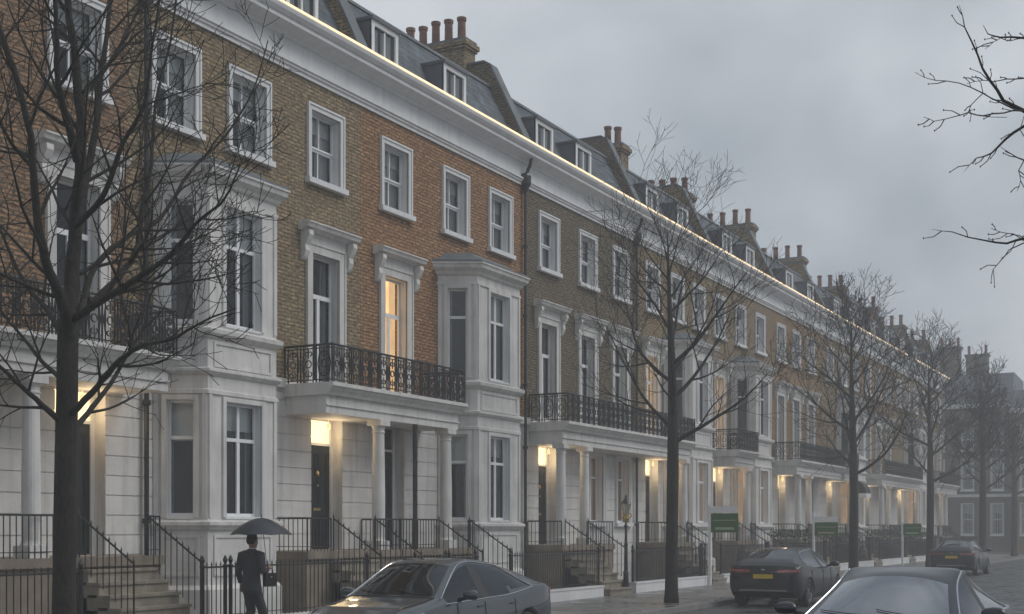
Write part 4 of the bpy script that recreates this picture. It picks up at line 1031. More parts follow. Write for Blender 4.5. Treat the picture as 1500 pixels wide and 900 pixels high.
def lamp():
    D = 15.15; px = 917; Zc = D * math.sqrt(FPX ** 2 + 1030 ** 2) / (1780 - px); t = (Zc - D * math.sin(TH)) / math.cos(TH)
    Lm = thing('lamp_standard', 'short black iron lamp standard with ornate brass lantern by the gate', 'lamp', (-D, t, 0))
    p = MB(); p.lathe((0, 0, 0), [(.13, 0), (.13, .12), (.09, .16), (.075, .6), (.09, .63), (.06, .68), (.05, 1.4), (.065, 1.43), (.04, 1.5), (.036, 1.95), (.07, 1.98), (.03, 2.03), (.03, 2.10)], 10); p.build('post', M['iron'], Lm)
    g = MB()
    g.lathe((0, 0, 2.08), [(.03, 0), (.09, .05), (.11, .12), (.10, .20), (.05, .24)], 8)
    for k in range(6):
        a = k * math.pi / 3; c, s = math.cos(a), math.sin(a)
        g.tube([(c * .06, s * .06, 2.30), (c * .15, s * .15, 2.62)], .010, 4)
        g.tube([(c * .10, s * .10, 2.2), (c * .19, s * .19, 2.27), (c * .16, s * .16, 2.36), (c * .10, s * .10, 2.33)], .010, 4)
    g.build('lantern_cage', M['brass'], Lm)
    gl = MB(); gl.lathe((0, 0, 2.3), [(.05, 0), (.135, .31)], 6); gl.build('lantern_glass', M['pane'], Lm)
    c = MB(); c.lathe((0, 0, 2.62), [(.18, 0), (.15, .05), (.08, .12), (.06, .17), (.03, .2), (.035, .24), (.004, .30)], 8); c.build('lantern_cap', M['iron'], Lm)
lamp()
def hedge(x, y0, y1, h, w, seed, label):
    rnd = random.Random(seed); T = thing('hedge', label, 'hedge', (x, y0, 0), 0, 'clipped dark hedges behind the railings')
    m = MB(); L = y1 - y0
    n = int(2600 * L / 8)
    for _ in range(n):
        yy = rnd.uniform(0, L); zz = rnd.uniform(.1, h) * (1 + .06 * math.sin(yy * 2.1 + seed)); xx = rnd.uniform(-w, w)
        if rnd.random() < .7:
            if rnd.random() < .5: xx = w * rnd.choice((-1, 1)) * rnd.uniform(.85, 1.1)
            else: zz = h * rnd.uniform(.9, 1.07)
        d = Vector((rnd.uniform(-1, 1), rnd.uniform(-1, 1), rnd.uniform(-1, 1))).normalized(); e_ = d.orthogonal().normalized(); s = rnd.uniform(.03, .07)
        c = Vector((xx, yy, zz)); m.quad(c - d * s, c - e_ * s * .5, c + d * s, c + e_ * s * .5)
    m.build('foliage', M['leaf'], T)
    b = MB()
    for k in range(int(L / .5)):
        y = .25 + k * .5; b.tube([(0, y, 0), (rnd.uniform(-.1, .1), y + rnd.uniform(-.1, .1), h * .8)], [.02, .008], 5)
    b.build('stems', M['twig'], T)
hedge(-15.65, 51.2, 56.8, 1.75, .25, 1, 'dark hedge behind the railings right of the largest green board')
hedge(-15.65, 59.6, 65.4, 1.6, .28, 2, 'dark hedge behind the railings left of the middle green board')
hedge(-15.65, 68.0, 73.8, 1.75, .3, 3, 'dark hedge behind the railings at the third tree trunk')
hedge(-15.65, 76.6, 82.0, 1.6, .3, 4, 'faint dark hedge behind the railings at the farthest green board')
HAZE = 0.0032
# ---------------------------------------------------------------- cars
def interp(keys, u):
    for (a, va), (b, vb) in zip(keys, keys[1:]):
        if u <= b: f = 0 if b == a else (u - a) / (b - a); return va + (vb - va) * f
    return keys[-1][1]
def make_car(name, label, spec, loc, rot, paint, screen='carglass'):
    """spec stations: (u, half_width, z_bottom, z_belt, top_half_width, z_top, kind); u runs from the nose to the tail"""
    st = spec['st']; Lc = st[-1][0]; Wm = max(s[1] for s in st)
    C_ = thing(name, label, 'car', loc, rot, 'cars parked along the street')
    V = []; Fc = []; Mi = []; crease = {}
    rows = 9
    for (u, w, zb, zbelt, wt, zt, kind) in st:
        mid = zb + (zbelt - zb) * .45; cab = kind in 'WRSCB' and zt - zbelt > .12
        drop = spec.get('drop', .08) if cab else .045
        ring = [(0, zb), (w * .90, zb), (w * .985, zb + (zbelt - zb) * .22), (w, zb + (zbelt - zb) * .62), (w * .955, zbelt), (wt, zt - drop), (wt - .07, zt - drop + .032), (wt * .5, zt - .012), (0, zt)]
        V.append([(y, u, z) for y, z in ring])
    n = len(st)
    verts = []; idx = {}
    for i in range(n):
        for j in range(rows):
            y, u, z = V[i][j]
            for sg in ((1,) if j in (0, rows - 1) else (1, -1)):
                idx[(i, j, sg)] = len(verts); verts.append((sg * y, -u + Lc / 2, z))
            if j in (0, rows - 1): idx[(i, j, -1)] = idx[(i, j, 1)]
    for i in range(n - 1):
        k0, k1 = st[i][6], st[i + 1][6]
        for j in range(rows - 1):
            mi = 0
            if j == 4:
                if k0 + k1 in ('CW', 'WS', 'SS', 'SB', 'WW') or (k0 == 'S' and k1 == 'S'): mi = 2
                if k0 == 'B' and k1 == 'b': mi = 2
            if j >= 6 and k0 + k1 in ('CW',): mi = 1
            if j >= 6 and k0 == 'R' : mi = 3
            if j == 4 and (k0, k1) in (('P', 'p'),): mi = 4
            if k0 == 'W' and k1 in 'PR' and j == 4: mi = 2
            if k0 == 'p' and k1 in 'PR' and j == 4: mi = 2
            if k0 == 'R' and j == 4 and spec.get('rearq', False): mi = 2
            for sg in (1, -1):
                f = [idx[(i, j, sg)], idx[(i + 1, j, sg)], idx[(i + 1, j + 1, sg)], idx[(i, j + 1, sg)]]
                f2 = []
                for q in f:
                    if q not in f2: f2.append(q)
                if sg < 0: f2 = f2[::-1]
                Fc.append(f2); Mi.append(mi)
    for i in (0, n - 1):
        loop = [idx[(i, j, 1)] for j in range(rows)] + [idx[(i, j, -1)] for j in range(rows - 2, 0, -1)]
        # fan of quads between the two sides
        for j in range(rows - 1):
            f = [idx[(i, j, 1)], idx[(i, j + 1, 1)], idx[(i, j + 1, -1)], idx[(i, j, -1)]]; f2 = []
            for q in f:
                if q not in f2: f2.append(q)
            if len(f2) > 2: Fc.append(f2 if i == 0 else f2[::-1]); Mi.append(0)
    me = bpy.data.meshes.new('tmp'); me.from_pydata(verts, [], Fc); me.polygons.foreach_set('material_index', Mi); me.update()
    bm = bmesh.new(); bm.from_mesh(me); bmesh.ops.recalc_face_normals(bm, faces=bm.faces)
    cl = bm.edges.layers.float.new('crease_edge')
    bm.verts.ensure_lookup_table()
    def cr(a, b, v):
        e_ = bm.edges.get((bm.verts[a], bm.verts[b]))
        if e_: e_[cl] = v
    for i in range(n - 1):
        k0, k1 = st[i][6], st[i + 1][6]
        for sg in (1, -1):
            cr(idx[(i, 4, sg)], idx[(i + 1, 4, sg)], .55); cr(idx[(i, 5, sg)], idx[(i + 1, 5, sg)], .35 if k0 in 'CWPpR' else .25); cr(idx[(i, 1, sg)], idx[(i + 1, 1, sg)], .6)
            if k0 in 'CWPpR': cr(idx[(i, 6, sg)], idx[(i + 1, 6, sg)], .25)
    for i in range(n):
        if st[i][6] in 'CWRT':
            for j in range(5, rows - 1):
                for sg in (1, -1): cr(idx[(i, j, sg)], idx[(i, j + 1, sg)], .6 if st[i][6] in 'CR' else .35)
        if st[i][6] in 'LH':
            for j in range(4, rows - 1):
                for sg in (1, -1): cr(idx[(i, j, sg)], idx[(i, j + 1, sg)], .6)
    bm.to_mesh(me); bm.free()
    for k in range(8): me.materials.append(None)
    o = bpy.data.objects.new('tmp', me); COL.objects.link(o)
    sm = o.modifiers.new('s', 'SUBSURF'); sm.levels = sm.render_levels = 3
    rw = spec.get('rw', .35); wheels = spec['wheels']; zw = rw
    cut = MB()
    for u in wheels:
        for sg in (-1, 1):
            pts = []
            K = 28; x0, x1 = sg * (Wm - .30), sg * (Wm + .3)
            i0 = len(cut.v)
            for x in (x0, x1):
                for k in range(K): a = 2 * math.pi * k / K; cut.v.append((x, -u + Lc / 2 + (rw + .055) * math.cos(a), zw + (rw + .055) * math.sin(a)))
            for k in range(K): q = (k + 1) % K; cut.f.append((i0 + k, i0 + q, i0 + K + q, i0 + K + k)); cut.m.append(0)
            cut.f.append(tuple(i0 + k for k in range(K))[::-1]); cut.m.append(0); cut.f.append(tuple(i0 + K + k for k in range(K))); cut.m.append(0)
    cm = cut.mesh('cut', M['plastic'])
    bmc = bmesh.new(); bmc.from_mesh(cm); bmesh.ops.recalc_face_normals(bmc, faces=bmc.faces); bmc.to_mesh(cm); bmc.free()
    co = bpy.data.objects.new('cut', cm); COL.objects.link(co)
    bo = o.modifiers.new('b', 'BOOLEAN'); bo.object = co; bo.operation = 'DIFFERENCE'; bo.solver = 'EXACT'; bo.material_mode = 'INDEX'
    dg = bpy.context.evaluated_depsgraph_get(); ev = o.evaluated_get(dg); m2 = bpy.data.meshes.new_from_object(ev)
    bpy.data.objects.remove(o); bpy.data.objects.remove(co)
    groups = {0: [], 1: [], 2: [], 3: [], 4: []}
    cls = spec.get('classify')
    extra = {}
    for p in m2.polygons:
        c = p.center; u = Lc / 2 - c.y; k = p.material_index if p.material_index in groups else 0
        # inside of the wheel arches
        for wu in wheels:
            if k == 0 and math.hypot(u - wu, c.z - zw) < rw + .045 and abs(c.x) < Wm + .1 and c.z < .75: k = 4
        if k == 0 and cls:
            q = cls(u, abs(c.x), c.z, p.normal)
            if not q and 'q' in spec and abs(p.normal.x) > .5:
                ua, za, ub, zb_ = spec['q']
                if ua < u < ub and zb_ + .01 < c.z < za + (zb_ - za) * ((u - ua) / (ub - ua)) ** 1.6: groups[2].append(p); continue
            if q: extra.setdefault(q, []).append(p); continue
        if k == 0 and c.z < spec.get('clad', .30): k = 4
        if k == 2: k = 2
        groups[k].append(p)
    def sub(polys, name_, mat, flip=0):
        if not polys: return None
        mp_ = {}; vs = []; fs = []
        for p in polys:
            f = []
            for vi in p.vertices:
                if vi not in mp_: mp_[vi] = len(vs); vs.append(tuple(m2.vertices[vi].co))
                f.append(mp_[vi])
            fs.append(tuple(f))
        b = MB(); b.v = vs; b.f = fs; b.m = [0] * len(fs)
        return b.build(name_, mat, C_, smooth=True)
    body = sub(groups[0], 'body', M[paint])
    sub(groups[1], 'windscreen', M[screen]); sub(groups[3], 'rear_window', M['carglass'])
    for sg, in ((1,), (-1,)):
        sub([p for p in groups[2] if p.center.x * sg > 0], 'side_windows' if False else 'side_glass', M['carglass'])
    sub(groups[4], 'lower_trim', M['plastic'])
    for q, ps in extra.items():
        nm, mt = {'tail': ('tail_light', 'taillight'), 'head': ('headlight', 'headlight'), 'grille': ('grille', 'plastic'), 'diff': ('diffuser', 'alloy'), 'spoiler': ('spoiler', 'plastic')}[q]
        if q in ('tail', 'head'):
            for sg in (1, -1): sub([p for p in ps if p.center.x * sg > 0], nm, M[mt])
        else: sub(ps, nm, M[mt])
    from mathutils.bvhtree import BVHTree
    bvh = BVHTree.FromPolygons([v.co.copy() for v in m2.vertices], [tuple(p.vertices) for p in m2.polygons])
    bpy.data.meshes.remove(m2)
    def snap(p, off=.006):
        h = bvh.find_nearest(p); return h[0] + h[1] * off if h[0] is not None else p
    def flank(sg, u, z, off=.003):
        h = bvh.ray_cast(Vector((sg * 3, Lc / 2 - u, z)), Vector((-sg, 0, 0))); return h[0] + Vector((sg * off, 0, 0)) if h[0] is not None else None
    def seam(pts, nm='door_seam', r=.006, mat='plastic'):
        pts = [p for p in pts if p is not None]
        if len(pts) > 1: b = MB(); b.tube(pts, r, 4); b.build(nm, M[mat], C_)
    kk = {s_[6]: s_ for s_ in st}; zc_ = kk['p'][3]
    for sg in (1, -1):
        for u_ in (kk['C'][0] + .30, kk['P'][0] + .02, kk['R'][0] + .15):
            seam([flank(sg, u_ + (.05 if z < .6 else 0), z) for z in [.34 + (zc_ - .38) * q / 8 for q in range(9)]])
        seam([flank(sg, u_, .34) for u_ in [kk['C'][0] + .35 + .2 * q for q in range(int((kk['R'][0] - kk['C'][0]) / .2))]], 'sill_seam')
        for u_ in (kk['P'][0] - .22, kk['R'][0] - .02):
            a_, b_ = flank(sg, u_, zc_ - .11, .012), flank(sg, u_ + .20, zc_ - .105, .012)
            if a_ is not None and b_ is not None: seam([a_, b_], 'door_handle', .013, paint)
    def topp(x, u, off=.004):
        h = bvh.ray_cast(Vector((x, Lc / 2 - u, 4)), Vector((0, 0, -1))); return h[0] + Vector((0, 0, off)) if h[0] is not None else None
    c0 = kk['C'][0]
    for xa_, xb_ in ((-.60, .05), (.10, .66)): seam([topp(xa_ + (xb_ - xa_) * q / 6, c0 + .02 + .10 * (q / 6) ** 2, .016) for q in range(7)], 'wiper', .006)
    for sg in (1, -1): seam([topp(sg * (.66 + .06 * q / 6), .22 + (c0 - .25) * q / 6) for q in range(7)], 'bonnet_seam')
    seam([topp(x / 10, c0 - .05) for x in range(-7, 8)], 'bonnet_seam')
    if spec.get('tail'):
        z0_, z1_, x0_, x1_ = spec['tail']
        for sg in (1, -1):
            b = MB(); G = []
            for i_ in range(13):
                row = []
                for j_ in range(4):
                    x_ = sg * (x0_ + (x1_ - x0_) * i_ / 12); zz = z0_ + (z1_ - z0_) * j_ / 3 + .02 * (i_ / 12)
                    h = bvh.ray_cast(Vector((x_, -Lc, zz)), Vector((0, 1, 0))); row.append(h[0] + h[1] * .007 if h[0] is not None else None)
                G.append(row)
            for i_ in range(12):
                for j_ in range(3):
                    q = (G[i_][j_], G[i_ + 1][j_], G[i_ + 1][j_ + 1], G[i_][j_ + 1])
                    if all(p is not None for p in q) and max((q[0] - q[1]).length, (q[0] - q[2]).length) < .3: b.quad(*(tuple(p) for p in (q if sg > 0 else q[::-1])))
            b.build('tail_light', M['taillight'], C_, smooth=True)
    # chrome line over the side glass and door seams
    for sg in (1, -1):
        pts = [];
        for i in range(n):
            if st[i][6] in 'CWPpRQ': pts.append(Vector((sg * (V[i][5][0] + .004), Lc / 2 - st[i][0], V[i][5][2] - .012)))
        low = []
        for i in range(n):
            if st[i][6] in 'CWPpRQ': low.append(Vector((sg * (V[i][4][0] + .006), Lc / 2 - st[i][0], V[i][4][2] + .004)))
        if 'q' in spec:
            ua, za, ub, zb_ = spec['q']; xa, xb = pts[-1].x, low[-1].x
            for f in (.35, .7, 1.0): pts.append(Vector((xa + (xb - xa) * f ** 1.6, Lc / 2 - ua - (ub - ua) * f, za + (zb_ - za) * f ** 1.6)))
            low.append(Vector((xb - sg * .0, Lc / 2 - ub, zb_)))
        for q in (pts, low):
            sp = []
            for i in range(len(q) - 1):
                p0 = q[max(i - 1, 0)]; p1 = q[i]; p2 = q[i + 1]; p3 = q[min(i + 2, len(q) - 1)]
                for j in range(5):
                    s = j / 5; sp.append(.5 * ((2 * p1) + (p2 - p0) * s + (2 * p0 - 5 * p1 + 4 * p2 - p3) * s * s + (3 * p1 - p0 - 3 * p2 + p3) * s ** 3))
            sp.append(q[-1]); sp = [snap(v_) for v_ in sp]; b = MB(); b.tube(sp, .010, 6); b.build('window_trim', M['chrome'], C_)
        # mirror
        mu, mw, mz = spec['mirror']
        b = MB(); c0 = Vector((sg * (mw + .15), Lc / 2 - mu, mz))
        K = 8
        for k in range(K + 1):
            pass
        rings = []
        for k, (dx, s_) in enumerate(((-.12, .35), (-.09, .8), (0, 1.0), (.08, .9), (.12, .45))):
            rings.append([(c0.x + sg * dx, c0.y + .085 * s_ * math.cos(a) + .03 * abs(dx) / .12, c0.z + .075 * s_ * math.sin(a)) for a in [2 * math.pi * q / 12 for q in range(12)]])
        i0 = len(b.v)
        for r_ in rings: b.v += r_
        for k in range(4):
            for q in range(12): w_ = (q + 1) % 12; b.f.append((i0 + k * 12 + q, i0 + k * 12 + w_, i0 + (k + 1) * 12 + w_, i0 + (k + 1) * 12 + q)); b.m.append(0)
        b.poly(rings[0][::-1]); b.poly(rings[-1])
        mo = b.build('wing_mirror', M[paint], C_, smooth=True)
        a = MB(); a.tube([(sg * (mw - .06), Lc / 2 - mu - .01, mz - .07), (sg * (mw + .08), Lc / 2 - mu, mz - .04)], [.03, .022], 6); a.build('mirror_arm', M['plastic'], mo)
    # wheels
    for u in wheels:
        for sg in (-1, 1):
            y = Lc / 2 - u
            def lx(prof, sides, b, mi=0):
                i = len(b.v)
                for r_, x in prof:
                    for k in range(sides): a = 2 * math.pi * k / sides; b.v.append((sg * x, y + r_ * math.cos(a), zw + r_ * math.sin(a)))
                for q in range(len(prof) - 1):
                    for k in range(sides): w_ = (k + 1) % sides; b.f.append((i + q * sides + k, i + q * sides + w_, i + (q + 1) * sides + w_, i + (q + 1) * sides + k)); b.m.append(mi)
            xo = Wm - .025
            b = MB(); lx([(rw * .62, xo - .21), (rw * .97, xo - .21), (rw, xo - .18), (rw, xo - .03), (rw * .97, xo), (rw * .70, xo + .008), (rw * .66, xo - .02)], 32, b)
            w_o = b.build('wheel', M['rubber'], C_, smooth=True)
            r_ = MB(); lx([(rw * .66, xo - .19), (rw * .66, xo - .005), (rw * .62, xo), (rw * .60, xo - .02)], 32, r_); lx([(.001, xo - .16), (rw * .62, xo - .16)], 32, r_)
            for k in range(10):
                a = 2 * math.pi * k / 10 + (.14 if k % 2 else -.14); ca, sa = math.cos(a), math.sin(a); rc = rw * .36
                r_.obox((sg * (xo - .03), y + rc * ca, zw + rc * sa), (.012, 0, 0), (0, ca * rw * .27, sa * rw * .27), (0, -sa * .018, ca * .018))
            lx([(.001, xo - .005), (.05, xo - .008), (.06, xo - .05)], 12, r_)
            r_.build('rim', M['alloy'], w_o)
    # dashboard, seats
    b = MB(); s0, s1 = spec['cabin']; fl = .45
    b.box(-Wm * .78, Wm * .78, Lc / 2 - s0 - .45, Lc / 2 - s0 - .02, .55, spec['dash'])
    for (uu, xs) in ((s0 + 1.35, (-.38, .38)), (s0 + 2.25, (-.42, 0, .42))):
        for xx in xs:
            b.box(xx - .23, xx + .23, Lc / 2 - uu - .06, Lc / 2 - uu + .06, fl, spec['dash'] + .12); b.box(xx - .12, xx + .12, Lc / 2 - uu - .05, Lc / 2 - uu + .03, spec['dash'] + .14, spec['dash'] + .30)
    b.build('seats', M['cabin'], C_)
    sw = [q for q in st if q[6] == 'W'][0]; b = MB(); b.box(-.12, .12, Lc / 2 - sw[0] + .03, Lc / 2 - sw[0] + .06, sw[5] - .22, sw[5] - .14); b.box(-.02, .02, Lc / 2 - sw[0] + .01, Lc / 2 - sw[0] + .05, sw[5] - .139, sw[5] - .09); b.build('rear_view_mirror', M['plastic'], C_)
    return C_, Lc, Wm

SUV = [(0.0, .56, .36, .64, .48, .72, 'N'), (.10, .80, .24, .72, .66, .82, 'H'), (.45, .92, .20, .83, .78, .93, 'H'), (1.0, .945, .20, .91, .80, 1.01, 'H'), (1.28, .945, .20, .95, .80, 1.06, 'C'),
       (2.02, .945, .20, .97, .60, 1.545, 'W'), (2.36, .945, .20, .98, .59, 1.58, 'P'), (2.43, .945, .20, .985, .588, 1.585, 'p'), (3.15, .945, .20, 1.01, .58, 1.555, 'R'), (4.02, .965, .20, 1.12, .62, 1.34, 'T'), (4.36, .965, .24, 1.13, .70, 1.22, 'L'), (4.66, .90, .34, 1.05, .72, 1.15, 'L'), (4.74, .76, .44, .86, .62, 1.0, 'N')]
def cls_front(u, x, z, n):
    if .10 < u < .70 and .52 < x and .70 < z < .85: return 'head'
    if u < .16 and .34 < z < .62 and x < .6: return 'grille'
    if u > 4.5 and .90 < z < 1.02 and x > .30: return 'tail'
SUV1 = dict(st=SUV, wheels=(.86, 3.72), rw=.36, mirror=(1.70, .93, 1.07), cabin=(1.35, 3.2), dash=1.0, classify=cls_front, clad=.33, q=(3.12, 1.49, 3.90, 1.10))
c1, _, _ = make_car('parked_car', 'dark grey crossover parked nose-on at the left kerb, near the man with the umbrella', SUV1, (-10.48, 16.80, -.12), math.pi, 'paint')
def plate(c_, Lc, z, u_back, tilt=0.0):
    b = MB(); b.box(-.26, .26, -Lc / 2 - .012 + u_back, -Lc / 2 + .01 + u_back, z - .056, z + .056); b.build('number_plate', M['yellowplate'], c_)
    b = MB(); b.box(-.05, .05, -Lc / 2 - .005 + u_back, -Lc / 2 + .01 + u_back, z + .16, z + .19); b.build('badge', M['chrome'], c_)
def rear_details(c_, Lc, zl, zp, ub):
    plate(c_, Lc, zp, ub)
    b = MB(); b.box(-.62, .62, -Lc / 2 - .02 + ub, -Lc / 2 + .05 + ub, .42, .46); b.build('bumper_strip', M['alloy'], c_)
COUPE = [(0.0, .60, .34, .66, .52, .74, 'N'), (.12, .82, .24, .74, .68, .84, 'H'), (.5, .93, .20, .84, .80, .95, 'H'), (1.1, .985, .20, .92, .80, 1.03, 'H'), (1.42, .985, .20, .97, .80, 1.07, 'C'),
         (2.15, .985, .20, .99, .61, 1.49, 'W'), (2.50, .985, .20, 1.0, .60, 1.53, 'P'), (2.58, .985, .20, 1.0, .60, 1.532, 'p'), (3.45, .985, .20, 1.03, .59, 1.50, 'R'), (4.30, .98, .22, 1.10, .70, 1.25, 'T'), (4.50, .97, .26, 1.08, .80, 1.17, 'L'), (4.67, .93, .34, .98, .82, 1.08, 'L'), (4.72, .80, .42, .80, .66, .90, 'N')]
def cls_rear(u, x, z, n):
    if u > 4.5 and z < .52 and x < .62: return 'grille'
    if 3.42 < u < 3.60 and z > 1.40 and x < .56 and n.z > .3: return 'spoiler'
    if .10 < u < .62 and .55 < x and .70 < z < .86: return 'head'
CP = dict(st=COUPE, wheels=(.92, 3.82), rw=.36, mirror=(1.85, .94, 1.08), cabin=(1.5, 3.3), dash=1.0, classify=cls_rear, clad=.33, q=(3.42, 1.43, 4.05, 1.08), tail=(.90, .965, .36, .915))
c2, L2, _ = make_car('parked_car', 'black fastback car with a yellow rear plate parked right of the second tree', CP, (-10.2, 34.7, -.12), 0, 'paintblack')
rear_details(c2, L2, .9, .80, -.012)
c3, L3, _ = make_car('parked_car', 'small distant dark car with a yellow rear plate, farthest along the street', CP, (-10.0, 60.6, -.12), 0, 'paintblack')
rear_details(c3, L3, .9, .80, -.012)
SEDAN = [(0.0, .60, .34, .64, .52, .70, 'N'), (.10, .83, .23, .72, .68, .80, 'H'), (.45, .95, .19, .82, .80, .92, 'H'), (.95, .975, .19, .91, .84, 1.03, 'H'), (1.22, .975, .19, .97, .84, 1.07, 'C'),
         (2.05, .975, .19, 1.0, .66, 1.52, 'W'), (2.50, .975, .19, 1.01, .64, 1.59, 'P'), (2.58, .975, .19, 1.01, .64, 1.592, 'p'), (3.15, .975, .19, 1.03, .62, 1.56, 'R'), (4.15, .98, .20, 1.08, .66, 1.22, 'T'), (4.40, .955, .24, 1.07, .78, 1.15, 'L'), (4.62, .88, .34, .98, .76, 1.08, 'L'), (4.68, .74, .42, .84, .62, .95, 'N')]
SD = dict(st=SEDAN, wheels=(.86, 3.74), rw=.35, drop=.14, mirror=(1.60, .97, 1.12), cabin=(1.32, 3.2), dash=1.0, classify=cls_front, clad=.30, q=(3.12, 1.49, 3.95, 1.06))
c4, _, _ = make_car('parked_car', 'midnight blue saloon seen nose-on at the lower right with a misted windscreen', SD, (-3.18, 15.25, -.12), math.pi, 'paintblue', 'wetscreen')
# ---------------------------------------------------------------- the man with the umbrella
def remesh(mb_list, name, mat, parent, vox=.014, smooth=6, smat=None):
    b = MB()
    for q in mb_list: q(b)
    me = b.mesh('tmp', M[mat]); bm = bmesh.new(); bm.from_mesh(me); bmesh.ops.recalc_face_normals(bm, faces=bm.faces); bm.to_mesh(me); bm.free()
    o = bpy.data.objects.new('tmp', me); COL.objects.link(o)
    r = o.modifiers.new('r', 'REMESH'); r.mode = 'VOXEL'; r.voxel_size = vox
    s = o.modifiers.new('s', 'SMOOTH'); s.iterations = smooth; s.factor = .5
    dg = bpy.context.evaluated_depsgraph_get(); m2 = bpy.data.meshes.new_from_object(o.evaluated_get(dg)); bpy.data.objects.remove(o)
    m2.materials.clear(); m2.materials.append(M[mat]); m2.polygons.foreach_set('material_index', [0] * len(m2.polygons)); m2.polygons.foreach_set('use_smooth', [True] * len(m2.polygons)); m2.name = name
    return link(name, m2, parent)
def rings(b, rr, sides=20):
    """stack of ellipses (cx, cy, z, rx, ry)"""
    i = len(b.v)
    for cx, cy, z, rx, ry in rr:
        for k in range(sides): a = 2 * math.pi * k / sides; b.v.append((cx + rx * math.cos(a), cy + ry * math.sin(a), z))
    for q in range(len(rr) - 1):
        for k in range(sides): w_ = (k + 1) % sides; b.f.append((i + q * sides + k, i + q * sides + w_, i + (q + 1) * sides + w_, i + (q + 1) * sides + k)); b.m.append(0)
    b.f.append(tuple(i + k for k in range(sides))[::-1]); b.m.append(0); e_ = i + (len(rr) - 1) * sides; b.f.append(tuple(e_ + k for k in range(sides))); b.m.append(0)
def T_(pts, rad, sides=12): return lambda b: b.tube(pts, rad, sides)
def Rg(rr): return lambda b: rings(b, rr)
mp_ = (-14.40, 17.27, 0)
man = thing('person', 'man in a dark suit walking away under a black umbrella', 'person', mp_, R(-4))
LSh, LEl, LHd = (-.205, 0, 1.47), (-.275, -.03, 1.17), (-.27, .06, .90)
RSh, REl, RHd = (.205, 0, 1.47), (.27, .0, 1.17), (.15, .24, 1.20)
hipL, kneeL, ankL = (-.095, 0, .93), (-.10, .10, .51), (-.10, -.06, .10)
hipR, kneeR, ankR = (.095, 0, .93), (.10, .16, .52), (.10, .30, .10)
def foot(a, up):
    return T_([(a[0], a[1] - .07, .045 + up), (a[0], a[1], .05 + up), (a[0], a[1] + .10, .045 + up * .7), (a[0], a[1] + .19, .03 + up * .3)], [.038, .046, .044, .03])
head = [(0, .035, 1.555, .052, .055), (0, .04, 1.60, .062, .075), (0, .035, 1.65, .072, .092), (0, .03, 1.70, .078, .10), (0, .028, 1.75, .077, .099), (0, .025, 1.79, .064, .084), (0, .022, 1.82, .035, .05)]
def fingers(h, dirn, curl):
    d = Vector(dirn).normalized(); c = Vector(curl).normalized(); w_ = d.cross(c).normalized(); res = []
    for k, (o_, l) in enumerate(((-.032, .062), (-.011, .072), (.011, .068), (.031, .052))):
        p0 = Vector(h) + d * .075 + w_ * o_; p1 = p0 + d * l * .5 + c * l * .15; p2 = p1 + d * l * .2 + c * l * .45
        res.append(T_([tuple(p0 - d * .03), tuple(p0), tuple(p1), tuple(p2)], [.010, .010, .009, .007], 8))
    p0 = Vector(h) + d * .02 - w_ * .03; p1 = p0 + d * .035 - w_ * .022 + c * .02; p2 = p1 + d * .03 + c * .02
    res.append(T_([tuple(p0), tuple(p1), tuple(p2)], [.013, .011, .008], 8)); return res
def palm(h, dirn):
    d = Vector(dirn).normalized(); return T_([tuple(Vector(h) - d * .01), tuple(Vector(h) + d * .04), tuple(Vector(h) + d * .085)], [.028, .036, .034], 8)
remesh([Rg(head), T_([(0, .0, 1.45), (0, .02, 1.53), (0, .035, 1.62)], [.07, .058, .055]),
        Rg([(0, 0, .86, .14, .10), (0, 0, .95, .155, .11), (0, 0, 1.1, .135, .095), (0, 0, 1.3, .165, .11), (0, 0, 1.44, .17, .10), (0, 0, 1.50, .10, .07)]),
        T_([(.01, .128, 1.685), (.0, .150, 1.665), (0, .128, 1.645)], [.010, .016, .012], 8),
        T_([(-.080, .02, 1.70), (-.090, .01, 1.68), (-.080, .02, 1.655)], [.012, .016, .010], 8), T_([(.080, .02, 1.70), (.090, .01, 1.68), (.080, .02, 1.655)], [.012, .016, .010], 8),
        T_([LSh, LEl, LHd], [.05, .04, .027]), T_([RSh, REl, RHd], [.05, .04, .027]),
        T_([hipL, kneeL, ankL], [.085, .055, .04]), T_([hipR, kneeR, ankR], [.085, .055, .04]),
        foot(ankL, .04), foot(ankR, 0.0), palm(LHd, (0, .15, -1)), palm(RHd, (-.15, .6, .5))] + fingers(LHd, (0, .15, -1), (.5, .6, 0)) + fingers(RHd, (-.15, .6, .5), (-1, .1, .2)), 'body', 'skin', man, .009, 3)
remesh([Rg([(0, .004, .83, .205, .135), (0, .004, .90, .205, .135), (0, 0, 1.0, .185, .125), (0, 0, 1.12, .168, .118), (0, 0, 1.25, .182, .128), (0, -.005, 1.38, .20, .130), (0, -.005, 1.46, .19, .115), (0, 0, 1.52, .12, .09), (0, .01, 1.56, .075, .072)]),
        T_([(-.13, -.005, 1.475), LSh, LEl, (-.272, .035, .98)], [.07, .082, .062, .05]), T_([(.13, -.005, 1.475), RSh, REl, (.17, .19, 1.19)], [.07, .082, .062, .05])], 'jacket', 'suit', man, .012, 5)
remesh([Rg([(0, 0, .82, .165, .12), (0, 0, .96, .165, .12)]), T_([(-.08, 0, .90), (kneeL[0], kneeL[1], kneeL[2]), (ankL[0], ankL[1] - .01, .09)], [.10, .082, .068]), T_([(.08, 0, .90), kneeR, (ankR[0], ankR[1] - .01, .09)], [.10, .082, .068])], 'trousers', 'suit', man, .012, 4)
remesh([foot(ankL, .04), foot(ankR, 0.0), T_([(-.10, -.15, .05), (-.10, .12, .03)], [.035, .04]), T_([(.10, .21, .04), (.10, .48, .03)], [.04, .042])], 'shoes', 'leather', man, .01, 2)
